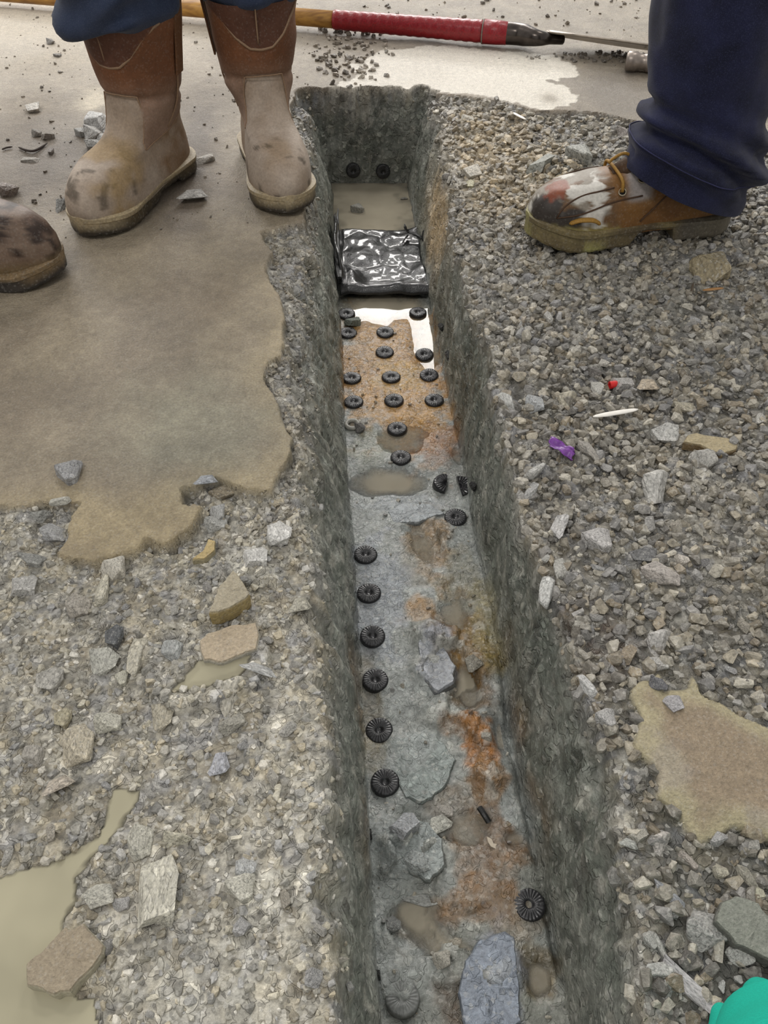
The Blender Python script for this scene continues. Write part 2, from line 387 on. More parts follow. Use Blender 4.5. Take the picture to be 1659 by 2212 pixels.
nearright = sstep(0.2, 0.26, X) * sstep(0.75, 0.3, Y)
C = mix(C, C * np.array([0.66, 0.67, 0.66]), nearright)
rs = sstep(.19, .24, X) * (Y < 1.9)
C = mix(C, C * 0.72, rs * np.clip(1.2 - dome1, 0, 1))  # shade in the gaps right of the trench, put into the colour
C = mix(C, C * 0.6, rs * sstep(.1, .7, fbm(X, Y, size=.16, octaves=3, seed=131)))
tanp = np.clip(blob((1060, 330), (95, 100)) * 1.4, 0, 1)
C = mix(C, lin(182, 166, 138), 0.6 * tanp)
C = mix(C, C * np.array([0.6, 0.62, 0.55]), np.clip(blob((1215, 380), (80, 50)) * 1.3, 0, 0.9))
C = mix(C, lin(92, 92, 86), 0.45 * np.clip(blob((1460, 640), (170, 70)) + blob((1650, 800), (120, 120)), 0, 1))
C = mix(C, lin(58, 40, 26), 0.9 * np.clip(cav * 1.5, 0, 1) * sstep(-0.5, 0.3, wx_))
# screed
sc = mix(lin(137, 125, 107) * np.ones((ny, nx, 3)), lin(152, 140, 120), sstep(-0.5, 0.5, wx2))
sc = mix(sc, lin(120, 108, 92), 0.5 * sstep(0.0, 0.9, fbm(X, Y, size=0.2, octaves=3, seed=81)))
sc = mix(sc, lin(170, 154, 120), 0.75 * np.clip(sstep(-0.05, 0.0, sd_slab) * sstep(1.3, 1.0, Y) * 0.6 + blob((300, 1130), (150, 70)) * 1.2 + 0.4 * blob((560, 1020), (90, 50)), 0, 1))
sc = mix(sc, lin(150, 150, 132), 0.5 * np.clip(blob((430, 920), (190, 110)) * 1.3, 0, 1))  # grey wet sheen painted into the screed colour
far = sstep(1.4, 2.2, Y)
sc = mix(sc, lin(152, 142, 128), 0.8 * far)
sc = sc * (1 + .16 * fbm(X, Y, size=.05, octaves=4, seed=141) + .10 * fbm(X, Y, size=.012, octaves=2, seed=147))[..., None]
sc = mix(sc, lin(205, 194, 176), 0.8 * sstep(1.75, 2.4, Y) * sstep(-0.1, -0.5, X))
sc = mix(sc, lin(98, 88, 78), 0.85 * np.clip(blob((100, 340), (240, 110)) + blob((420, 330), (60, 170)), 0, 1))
sc = mix(sc, lin(215, 203, 180), 0.75 * np.clip(blob((205, 215), (34, 22)) * 1.5, 0, 1))
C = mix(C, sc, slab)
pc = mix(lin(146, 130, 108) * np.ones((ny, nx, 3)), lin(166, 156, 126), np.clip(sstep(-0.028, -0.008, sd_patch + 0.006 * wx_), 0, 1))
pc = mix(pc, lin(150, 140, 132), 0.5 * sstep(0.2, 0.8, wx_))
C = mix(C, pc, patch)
slur_glare = sstep(.002, -.002, sd_slur_glare) * slab
C = mix(C, lin(226, 219, 206), .92 * slur_glare * (1 - .8 * blob((1185, 212), (22, 12))))  # pale slurry film, the light reflected off it painted in too
C = mix(C, lin(116, 108, 98), .75 * slab * np.clip(1.2 * blob((1340, 205), (120, 70)), 0, 1) * (1 - slur_glare))
# walls
wallc = mix(lin(104, 108, 100) * np.ones((ny, nx, 3)), lin(132, 134, 126), sstep(-0.4, 0.6, fbm(PX, PY, PZ, 0.03, 3, 91)))
wallc = mix(wallc, lin(160, 158, 148), 0.7 * sstep(0.45, 0.75, fbm(PX, PY, PZ, 0.016, 2, 95)))
wallc = mix(wallc, lin(62, 62, 58), 0.6 * sstep(0.45, 0.8, fbm(PX, PY, PZ, 0.022, 2, 97)))
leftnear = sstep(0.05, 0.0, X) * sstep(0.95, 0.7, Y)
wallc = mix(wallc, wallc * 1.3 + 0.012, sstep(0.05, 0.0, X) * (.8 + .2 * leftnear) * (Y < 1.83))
rustw = np.clip(sstep(0.55, 1.0, fall) * sstep(-0.2, 0.5, fbm(PX, PY, PZ, 0.07, 2, 99)), 0, 1)
wallc = mix(wallc, lin(116, 84, 48), 0.75 * rustw * sstep(0.25, 0.35, Y) * sstep(1.1, 0.9, Y))
rim_tan = np.clip(blob((955, 390), (20, 80)), 0, 1) * (X > 0.18)
wallc = mix(wallc, lin(190, 165, 128), 0.8 * np.clip(rim_tan * 1.4, 0, 1))
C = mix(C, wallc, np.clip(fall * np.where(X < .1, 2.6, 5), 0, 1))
# bed
bc = mix(lin(126, 128, 121) * np.ones((ny, nx, 3)), lin(142, 146, 143), sstep(-0.4, 0.5, wx2))
n5 = fbm(X, Y, size=0.02, octaves=3, seed=101)
n6 = fbm(X, Y, size=0.006, octaves=2, seed=103)
bed_cols = [((850, 800), (130, 150), (168, 124, 62), 1.0), ((800, 740), (70, 60), (150, 118, 74), .6), ((870, 900), (120, 50), (176, 136, 78), .8), ((860, 820), (60, 40), (190, 160, 90), .35),
            ((940, 960), (55, 36), (150, 112, 84), .8), ((800, 970), (60, 50), (132, 134, 116), .7), ((880, 1010), (110, 22), (120, 124, 122), .6),
            ((930, 1180), (60, 70), (156, 128, 92), .8), ((900, 1210), (40, 60), (150, 140, 120), .5), ((905, 1320), (45, 30), (168, 132, 86), .8), ((1000, 1260), (50, 80), (128, 124, 104), .7),
            ((1010, 1400), (70, 90), (136, 104, 52), .9), ((1060, 1380), (40, 110), (142, 130, 84), .7), ((950, 1390), (34, 60), (120, 88, 56), .7), ((1020, 1500), (60, 60), (112, 84, 46), .8),
            ((1035, 1610), (50, 70), (166, 106, 36), 1.1), ((1010, 1580), (60, 30), (150, 104, 50), .7), ((1050, 1690), (45, 50), (150, 112, 66), .8), ((990, 1740), (60, 60), (128, 108, 84), .6), ((1060, 1860), (90, 110), (124, 94, 62), .9),
            ((1010, 1960), (70, 50), (130, 98, 62), .8), ((1110, 1990), (70, 60), (120, 100, 76), .6), ((1000, 2180), (60, 70), (92, 74, 58), .8), ((1160, 2100), (60, 70), (112, 96, 66), .7), ((800, 1520), (26, 120), (136, 122, 94), .6),
            ((800, 1640), (40, 60), (136, 126, 98), .5), ((900, 2000), (60, 50), (98, 80, 52), .6), ((940, 1430), (40, 80), (170, 174, 182), .9), ((900, 1640), (70, 70), (150, 158, 156), .7), ((1075, 2110), (60, 100), (146, 154, 168), .8),
            ((820, 1290), (60, 150), (150, 156, 166), .6), ((860, 1850), (60, 70), (140, 148, 148), .6), ((870, 1090), (90, 26), (158, 164, 168), .7)]
for c, r, col, k in bed_cols:
    bc = mix(bc, lin(*col) * .9, np.clip(k, 0, 1) * sstep(.28, .62, blob(c, r, BZ, 0.8) + .28 * n5) * (.8 + .25 * n6))
bc = mix(bc, lin(84, 80, 68), 0.5 * broken * sstep(0.55, 0.75, k1[0]))
bc = mix(bc, lin(196, 196, 188), 0.5 * broken * (k2[2] > 0.8))
C = mix(C, bc, bedmask)
C = np.clip(C, 0.004, 0.85)
WET = np.clip(0.5 + 0.35 * wx2 + 0.3 * wx_, 0, 1) * (1 - slab) + slab * np.clip(0.72 + 0.3 * wx2, 0, 1)
WET = WET - .4 * slab * sstep(1.25, 1.45, Y) * sstep(-.0, -.2, X)
WET = WET * (1 - bedmask) + bedmask * np.clip(0.8 + 0.3 * wx_ + .4 * blob((850, 780), (140, 140), BZ), 0, 1)

# split the surface into the pieces of the setting
idx = np.arange(ny * nx).reshape(ny, nx)
quads = np.stack([idx[:-1, :-1], idx[:-1, 1:], idx[1:, 1:], idx[1:, :-1]], -1).reshape(-1, 4)
mid = lambda a: (a[:-1, :-1] + a[1:, 1:]).ravel() * 0.5
fm, sm, pm, xm, ym = mid(fall), mid(slab), mid(patch), mid(X), mid(Y)
bm_ = mid(inbed.astype(np.float32)) > 0.5
tLm, tRm, tEm = mid(tL), mid(tR), mid(tE)
cls = np.zeros(len(quads), int)
wallq = (fm > 0.012) & ~bm_
cls[wallq & (tLm > 0)] = 1; cls[wallq & (tRm > 0) & (tLm == 0)] = 2
cls[wallq & (tEm > 0) & (tEm * 0.034 >= 0.0) & ((tLm < 0.25) & (tRm < 0.4))] = 3
cls[bm_] = 4; cls[(cls == 0) & (sm > 0.5)] = 5; cls[(cls == 0) & (pm > 0.5)] = 6
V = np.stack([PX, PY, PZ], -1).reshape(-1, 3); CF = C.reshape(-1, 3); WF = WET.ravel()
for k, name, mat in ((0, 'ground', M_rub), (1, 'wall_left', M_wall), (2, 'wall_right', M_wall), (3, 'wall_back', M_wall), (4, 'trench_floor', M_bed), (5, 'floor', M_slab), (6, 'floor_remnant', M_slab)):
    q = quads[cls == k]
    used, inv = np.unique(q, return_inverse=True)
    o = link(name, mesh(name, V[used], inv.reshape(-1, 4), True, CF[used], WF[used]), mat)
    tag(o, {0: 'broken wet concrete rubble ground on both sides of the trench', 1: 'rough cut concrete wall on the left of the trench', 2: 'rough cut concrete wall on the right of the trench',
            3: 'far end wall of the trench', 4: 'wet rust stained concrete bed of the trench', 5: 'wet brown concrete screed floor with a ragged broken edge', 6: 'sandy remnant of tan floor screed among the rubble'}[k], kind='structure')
# the hall floor beyond the surveyed piece
B = 9.0; x0, x1, y0, y1 = gx[0], gx[-1], gy[0], gy[-1]
bv = [(-B, -B, 0), (B, -B, 0), (B, 22, 0), (-B, 22, 0), (x0, y0, 0), (x1, y0, 0), (x1, y1, 0), (x0, y1, 0)]
bf = [(0, 1, 5, 4), (1, 2, 6, 5), (2, 3, 7, 6), (3, 0, 4, 7)]
o = link('hall_floor', mesh('hall_floor', np.array(bv) - np.array([0, 0, 0.004]), bf, True, np.tile(lin(170, 158, 142), (8, 1)), np.full(8, 0.6)), M_slab)
tag(o, 'concrete hall floor beyond the trench', kind='structure')

def water(name, level, mask, mat, label):
    dep = level - z
    q = quads[(mid(np.where(mask, 1.0, 0.0)) > 0.4)]
    ok = (dep.ravel()[q] > -0.0015).any(axis=1); q = q[ok]
    used, inv = np.unique(q, return_inverse=True)
    v = np.stack([X.ravel()[used], Y.ravel()[used], np.full(len(used), level)], -1)
    o = link(name, mesh(name, v, inv.reshape(-1, 4), True, extra={'depth': np.clip(dep.ravel()[used], 0, 1)}), mat)
    return tag(o, label, 'water', kind='stuff')
LEVEL = -D - 0.0005
water('trench_water', LEVEL, (fall > 0.75) & (Y < 1.86) & ((X < xR - .012) | (Y > .7)), M_water, 'muddy beige water standing in the hollows of the trench bed')
water('puddle', -0.0185, (sd_pud < 0.008) & (Y < 0.6), M_puddle, 'muddy greenish beige puddle in the lower corner by the tan slab fragment')
water('puddle', -0.0072, (sd_pud2 < 0.006), M_puddle, 'small muddy puddle beside the peach slab fragment')

# ---------------------------------------------------------------- generic builders
def tube(path, rad, n=10, cap=True, squash=1.0):
    path = np.asarray(path, float); m = len(path)
    rad = np.broadcast_to(np.asarray(rad, float), (m,))
    tan = np.gradient(path, axis=0); tan /= np.linalg.norm(tan, axis=1)[:, None] + 1e-9
    ref = np.array([0, 0, 1.0]) if abs(tan[:, 2]).mean() < 0.8 else np.array([1.0, 0, 0])
    v = []
    for i in range(m):
        s = np.cross(tan[i], ref); s /= np.linalg.norm(s) + 1e-9; u = np.cross(s, tan[i])
        for k in range(n):
            a = 2 * math.pi * k / n
            v.append(path[i] + rad[i] * (math.cos(a) * s + squash * math.sin(a) * u))
    f = [(i * n + k, i * n + (k + 1) % n, (i + 1) * n + (k + 1) % n, (i + 1) * n + k) for i in range(m - 1) for k in range(n)]
    if cap:
        f.append(tuple(range(n - 1, -1, -1))); f.append(tuple((m - 1) * n + k for k in range(n)))
    return np.array(v), f
def rings(R_, cap0=False, cap1=False):
    """quads between consecutive closed rings, R_ of shape (m, n, 3)"""
    m, n = R_.shape[:2]
    f = [(i * n + k, i * n + (k + 1) % n, (i + 1) * n + (k + 1) % n, (i + 1) * n + k) for i in range(m - 1) for k in range(n)]
    if cap0: f.append(tuple(range(n - 1, -1, -1)))
    if cap1: f.append(tuple((m - 1) * n + k for k in range(n)))
    return R_.reshape(-1, 3), f
def revolve(prof, n=32, ridge=0.0):
    v = []; m = len(prof)
    for j, (r, h) in enumerate(prof):
        for k in range(n):
            a = 2 * math.pi * k / n; w = 1 + ridge * (1 if k % 2 else -1) * (0 if r < 0.2 * prof[-2][0] else 1)
            v.append((r * w * math.cos(a), r * w * math.sin(a), h))
    f = [(i * n + k, i * n + (k + 1) % n, (i + 1) * n + (k + 1) % n, (i + 1) * n + k) for i in range(m - 1) for k in range(n)]
    f.append(tuple(range(n - 1, -1, -1))); f.append(tuple((m - 1) * n + k for k in range(n)))
    return np.array(v), f
def curve_pts(pts, n):
    pts = np.asarray(pts, float); m = len(pts)
    P = np.vstack([2 * pts[0] - pts[1], pts, 2 * pts[-1] - pts[-2]])
    out = []
    for i in range(m - 1):
        p0, p1, p2, p3 = P[i:i + 4]
        for t in np.linspace(0, 1, 14, endpoint=False):
            out.append(0.5 * (2 * p1 + (p2 - p0) * t + (2 * p0 - 5 * p1 + 4 * p2 - p3) * t * t + (3 * p1 - p0 - 3 * p2 + p3) * t ** 3))
    out.append(pts[-1]); out = np.array(out)
    s = np.r_[0, np.cumsum(np.linalg.norm(np.diff(out, axis=0), axis=1))]
    q = np.linspace(0, s[-1], n)
    return np.stack([np.interp(q, s, out[:, k]) for k in range(out.shape[1])], 1)

# ---------------------------------------------------------------- boots
FOOT_Y = [0, .03, .08, .13, .18, .22, .25, .30]
FOOT_W = [.036, .041, .041, .039, .046, .052, .052, .046]
def foot_hw(y, s=1.0): return np.interp(np.asarray(y) / s, FOOT_Y, FOOT_W) * s
class Boot:
    """upper as a stack of level outlines: front profile, heel profile, width"""
    def __init__(self, front, back, shaft, s=1.0, wide=1.0, N=64, T=56, dome=((0, .98), (.035, 1.03), (.06, 1.0), (.08, .92), (.11, .82)), hi=(.075, .15)):
        self.P = curve_pts(front, N); self.back = back; self.shaft = shaft; self.s = s; self.wide = wide; self.T = T; self.dome = dome; self.hi = hi
    def at(self, i, t):
        yf, zz = np.interp(i, np.arange(len(self.P)), self.P[:, 0]), np.interp(i, np.arange(len(self.P)), self.P[:, 1])
        yb = np.interp(zz, *zip(*self.back)); a = (yf - yb) / 2; y = (yf + yb) / 2 + a * np.cos(t)
        hwf = foot_hw(y, self.s) * np.interp(zz, *zip(*self.dome)) * self.wide
        hws = np.interp(zz, *zip(*self.shaft)); k = sstep(self.hi[0], self.hi[1], zz)
        si = np.sin(t); ex = 0.62 + 0.33 * k
        x = (hwf * (1 - k) + hws * k) * np.sign(si) * np.abs(si) ** ex
        return np.stack(np.broadcast_arrays(x, y, zz), -1)
    def index_at(self, zz):
        return float(np.interp(zz, self.P[:, 1], np.arange(len(self.P))))
    def build(self):
        t = np.linspace(0, 2 * math.pi, self.T, endpoint=False)
        return np.stack([self.at(i, t) for i in range(len(self.P))])
def sole_geo(L, s=1.0, wide=1.08, heel=.075, arch=(.085, .13), zt=.026, zarch=.014, spring=.012, lip=.003, heelrise=0.0):
    us = np.linspace(0, 1, 60); out = []
    for u in us:
        y = -.006 + u * (L + .014)
        w = foot_hw(y, s) * wide
        e = 0.16
        if u < e: w *= max(0.02, 1 - ((e - u) / e) ** 2.4) ** 0.5
        e2 = 0.24
        if u > 1 - e2: w *= max(0.02, 1 - ((u - 1 + e2) / e2) ** 2.4) ** 0.5
        zb = 0.0
        if heel < y < arch[0]: zb = zarch * sstep(heel, heel + .004, y)
        elif arch[0] <= y < arch[1]: zb = zarch
        elif y >= arch[1]: zb = zarch * sstep(arch[1] + .02, arch[1], y)
        zb += spring * sstep(.78, 1.0, u) ** 1.5
        top = zt + spring * 0.9 * sstep(.75, 1.0, u) + heelrise * sstep(.35, .1, u)
        tread = 0.0014 if int(u * 59) % 3 == 0 else 0.0
        r = [(-w * .97, y, zb + tread), (-w, y, zb + .004), (-w, y, top - .009), (-w - lip, y, top - .007), (-w - lip, y, top - .001), (-w + .004, y, top + .001),
             (w - .004, y, top + .001), (w + lip, y, top - .001), (w + lip, y, top - .007), (w, y, top - .009), (w, y, zb + .004), (w * .97, y, zb + tread)]
        out.append(r)
    return rings(np.array(out), True, True)
M_boot = earth('boot_leather', 1.6, 0.16, 0.35, 0.0008, 0.72, 0.25, 0.05)
M_boot.node_tree.nodes['Principled BSDF'].inputs['Specular IOR Level'].default_value = 0.3
M_sole = earth('boot_sole', 1.6, 0.3, 0.5, 0.001, 0.7, 0.25, 0.1)
M_seam = plain('boot_stitching', lin(138, 112, 88), 0.8, 0.3, 600)
def sole_cols(v, base, edge, top):
    n = fbm(v[:, 0], v[:, 1], v[:, 2], .03, 3, 201)
    c = mix(np.tile(base, (len(v), 1)), np.tile(edge, (len(v), 1)), np.clip(sstep(.008, .024, v[:, 2]) * 0.7 + 0.5 * n, 0, 1))
    return mix(c, np.tile(top, (len(v), 1)), np.clip(sstep(0.019, 0.024, v[:, 2]) * 0.9, 0, 1))

RIG = Boot(N=90, T=84, wide=1.08, front=[(.287, .018), (.297, .03), (.300, .045), (.294, .062), (.278, .077), (.252, .088), (.222, .093), (.195, .099), (.172, .110), (.156, .125), (.147, .145), (.145, .17), (.149, .21), (.153, .245), (.156, .270)],
           back=[(0, .006), (.03, .0), (.06, .003), (.10, .012), (.14, .014), (.2, .004), (.285, -.012)],
           shaft=[(0, .045), (.08, .050), (.12, .056), (.16, .061), (.22, .069), (.285, .077)])
def vamp_line(t):
    """height of the seam where the dusty vamp ends, around the boot"""
    a = np.abs((t + math.pi) % (2 * math.pi) - math.pi)
    return np.interp(a, [0, .50, .62, .75, 1.0, 1.4, 1.9, 2.4, 3.15], [.165, .163, .140, .118, .099, .088, .095, .112, .120])
def yoke_line(t):
    a = np.abs((t + math.pi) % (2 * math.pi) - math.pi)
    return np.interp(a, [0, .25, .55, .8, 1.1, 1.5, 2.0, 3.15], [.205, .207, .222, .242, .258, .268, .274, .274])
def rigger_boot(parent, loc, ang, twist, seed, ochre, loop):
    Rg = RIG.build(); v, f = rings(Rg, True, False)
    T_ = np.tile(np.linspace(0, 2 * math.pi, RIG.T, endpoint=False), len(RIG.P))
    wr = 0.0035 * fbm(v[:, 0], v[:, 1], v[:, 2] + seed, .05, 2, seed) * sstep(.09, .14, v[:, 2])
    crease = -0.004 * np.exp(-((v[:, 2] - .150 - .01 * np.cos(T_)) / .006) ** 2)
    nrm = v - np.stack([v[:, 0] * 0, np.full(len(v), .075), v[:, 2]], 1); nrm /= np.linalg.norm(nrm, axis=1)[:, None] + 1e-6
    v = v + nrm * (wr + crease)[:, None]
    n1 = fbm(v[:, 0], v[:, 1], v[:, 2], .05, 3, seed + 5); n2 = fbm(v[:, 0], v[:, 1], v[:, 2], .018, 3, seed + 9)
    brown = mix(np.tile(lin(126, 82, 54), (len(v), 1)), np.tile(lin(98, 64, 44), (len(v), 1)), np.clip(.5 + .6 * n1, 0, 1))
    yoke = np.tile(lin(84, 56, 46), (len(v), 1))
    isy = sstep(-.001, .001, v[:, 2] - yoke_line(T_))
    brown = mix(brown, yoke, 0.8 * isy)
    dusty = mix(np.tile(lin(172, 158, 144), (len(v), 1)), np.tile(lin(142, 124, 106), (len(v), 1)), np.clip(.45 + .7 * n1, 0, 1))
    dusty = mix(dusty, np.tile(lin(84, 74, 62), (len(v), 1)), 0.8 * sstep(.42, .6, n2) * sstep(.15, .22, v[:, 1]))
    dusty = mix(dusty, np.tile(lin(158, 132, 86), (len(v), 1)), ochre * sstep(0.0, .6, n1) * sstep(.14, .2, v[:, 1]))
    side = mix(np.tile(lin(124, 98, 72), (len(v), 1)), dusty, np.clip(.5 + .6 * n2, 0, 1))
    low = 1 - sstep(-.002, .002, v[:, 2] - vamp_line(T_))
    front = sstep(.10, .16, v[:, 1])
    c = mix(brown, mix(side, dusty, front), low)
    c = mix(c, dusty, 0.45 * sstep(.2, .13, v[:, 2]) * (1 - low))
    o = link('boot', mesh('rigger_boot', v, f, True, np.clip(c, .01, .8), np.full(len(v), .12)), M_boot, parent)
    o.location = loc; o.rotation_euler = (0, 0, ang)
    sv, sf = sole_geo(.292, 1.0, 1.06, zt=.028, zarch=.01, lip=.0022, spring=.006)
    so = link('sole', mesh('rigger_sole', sv, sf, False, sole_cols(sv, lin(50, 44, 36), lin(94, 80, 54), lin(168, 152, 122)), np.full(len(sv), .3)), M_sole, o)
    # raised seams
    ts = np.linspace(-math.pi, math.pi, 120)
    p = np.array([RIG.at(RIG.index_at(vamp_line(t)), t) for t in ts]); c0 = np.array([0, .075, 0])
    def out(p, k):
        d = p - c0; d[:, 2] = 0; d /= np.linalg.norm(d, axis=1)[:, None]; return p + d * k
    sm = link('seam', mesh('vamp_seam', *tube(out(p, 0.0), .0011, 6)), M_seam, o)
    p = np.array([RIG.at(RIG.index_at(yoke_line(t)), t) for t in np.linspace(-1.25, 1.25, 90)])
    v1, f1 = tube(out(p, 0.0), .0021, 6)
    link('seam', mesh('yoke_seam', v1, f1), M_seam, o)
    st = [RIG.at(RIG.index_at(h), 0.06) for h in np.linspace(.215, .28, 10)]
    link('seam', mesh('front_stitch', *tube(out(np.array(st), .0005), .0013, 5)), M_seam, o)
    for t in (1.75, -1.75):
        p = np.array([RIG.at(RIG.index_at(h), t) for h in np.linspace(.10, .283, 24)])
        link('seam', mesh('side_seam', *tube(out(p, .0), .0016, 6)), M_seam, o)
    # pull loop stitched over the top edge
    for t in loop:
        p = np.array([RIG.at(RIG.index_at(h), t) for h in (.18, .21, .25, .284)])
        q = out(p, .003); qi = out(p[2:], -.004)
        path = np.vstack([q, q[-1] + [0, 0, .012], (q[-1] + qi[-1]) / 2 + [0, 0, .016], qi[::-1]])
        path = curve_pts(path, 22)
        d = np.array([-math.sin(0), 0, 0]); tdir = RIG.at(RIG.index_at(.25), t + .12) - RIG.at(RIG.index_at(.25), t - .12); tdir /= np.linalg.norm(tdir)
        vv = []; ff = []
        for i, pp in enumerate(path):
            nn_ = out(pp[None, :].copy(), .003)[0] - pp
            for a, b in ((-.011, -.3), (.011, -.3), (.011, .7), (-.011, .7)): vv.append(pp + tdir * a + nn_ * b)
        for i in range(len(path) - 1):
            for k in range(4): ff.append((i * 4 + k, i * 4 + (k + 1) % 4, i * 4 + 4 + (k + 1) % 4, i * 4 + 4 + k))
        link('pull_loop', mesh('pull_loop', vv, ff, False, np.tile(lin(104, 72, 48), (len(vv), 1)), np.zeros(len(vv))), M_boot, o)
    return o
def denim(name, c1, c2, c3):
    m, nt, b = nodes_of(name); L = nt.links.new
    tc = nd(nt, 'ShaderNodeTexCoord').outputs['Object']
    n1 = nd(nt, 'ShaderNodeTexNoise', i_Scale=18, i_Detail=5.0, i_Roughness=.65); L(tc, n1.inputs['Vector'])
    wv = nd(nt, 'ShaderNodeTexWave', i_Scale=420, i_Distortion=1.5, i_Detail=2.0); wv.bands_direction = 'DIAGONAL'; L(tc, wv.inputs['Vector'])
    n3 = nd(nt, 'ShaderNodeTexNoise', i_Scale=700, i_Detail=2.0); L(tc, n3.inputs['Vector'])
    c = mixrgb(nt, 'MIX', maprange(nt, n1.outputs['Fac'], .35, .7, 0, 1), (*c1, 1), (*c2, 1))
    c = mixrgb(nt, 'MIX', maprange(nt, n3.outputs['Fac'], .5, .75, 0, .5), c, (*c3, 1))
    L(c, b.inputs['Base Color']); b.inputs['Roughness'].default_value = .9; b.inputs['Specular IOR Level'].default_value = .15
    b.inputs['Sheen Weight'].default_value = .15
    bp = nd(nt, 'ShaderNodeBump', i_Strength=.35, i_Distance=.0008)
    ad = nd(nt, 'ShaderNodeMath', operation='ADD'); L(wv.outputs['Fac'], ad.inputs[0]); L(n3.outputs['Fac'], ad.inputs[1]); L(ad.outputs[0], bp.inputs['Height'])
    L(bp.outputs[0], b.inputs['Normal'])
    return m
M_denim = denim('navy_denim', lin(22, 24, 42), lin(36, 39, 68), lin(62, 66, 94))
M_denim2 = denim('grey_blue_denim', lin(40, 50, 72), lin(56, 66, 90), lin(84, 92, 112))
def leg_geo(levels, n=72, fold=None, seed=0):
    """levels: (z, cx, cy, rx, ry); interpolated into a cloth tube with folds"""
    L = curve_pts(levels, 90); t = np.linspace(0, 2 * math.pi, n, endpoint=False); out = []
    for zz, cx, cy, rx, ry in L:
        x, y = np.cos(t), np.sin(t)
        d = 0.006 * fbm(x * .1 + seed, y * .1, np.full(n, zz), .07, 3, 301 + seed)
        if fold is not None: d = d + fold(t, zz)
        out.append(np.stack([cx + (rx + d) * x, cy + (ry + d) * y, np.full(n, zz)], 1))
    return np.array(out)

person = empty('person', (-.19, 1.5, 0))
tag(person, 'person in blue trousers tucked into tall dusty brown pull-on work boots', 'person')
b1 = rigger_boot(person, (-.066, .027, .003), math.atan2(.45, -.89), 0, 401, .55, (-1.75,))
b2 = rigger_boot(person, (.067, .103, .003), math.pi + math.atan2(.2, .98), 0, 431, .1, (1.75,))
for k, (cx, cy, sg) in enumerate(((-.100, -.045, 1), (.082, .035, -1))):
    lv = [(.20, cx, cy, .046, .048), (.235, cx, cy, .052, .056), (.256, cx, cy, .064, .070), (.274, cx - .006 * (k == 0), cy - .004, .080, .086), (.296, cx - .008 * (k == 0), cy, .088, .092), (.36, cx, cy, .094, .096),
          (.45, cx * .95, cy + .01, .095, .1), (.6, cx * .9, cy + .03, .098, .105), (.8, cx * .8, .03, .105, .115), (.95, cx * .75, .03, .10, .125)]
    def fold(t, zz, k=k):
        droop = sstep(.24, .29, zz) * sstep(.36, .30, zz)
        return .007 * droop * np.sin(5 * t + 2 + k) + .006 * np.sin(2 * math.pi * (zz + .02 * np.sin(2 * t)) / .06) * sstep(.26, .3, zz)
    Rg = leg_geo(lv, fold=fold, seed=5 + k)
    if k == 0:      # the cloth sags over the boot's outer edge
        a = np.linspace(0, 2 * math.pi, Rg.shape[1], endpoint=False)
        sag = np.clip(np.cos(a - math.radians(215)), 0, 1) ** 2
        for i in range(len(Rg)):
            zz = Rg[i, 0, 2]; w = sstep(.258, .285, zz) * sstep(.5, .32, zz)
            Rg[i, :, 2] -= .034 * sag * w
            Rg[i, :, 0] += np.cos(a) * .004 * sag * w; Rg[i, :, 1] += np.sin(a) * .012 * sag * w
    link('trouser_leg', mesh('trouser_leg', *rings(Rg, True, True)), M_denim2, person)

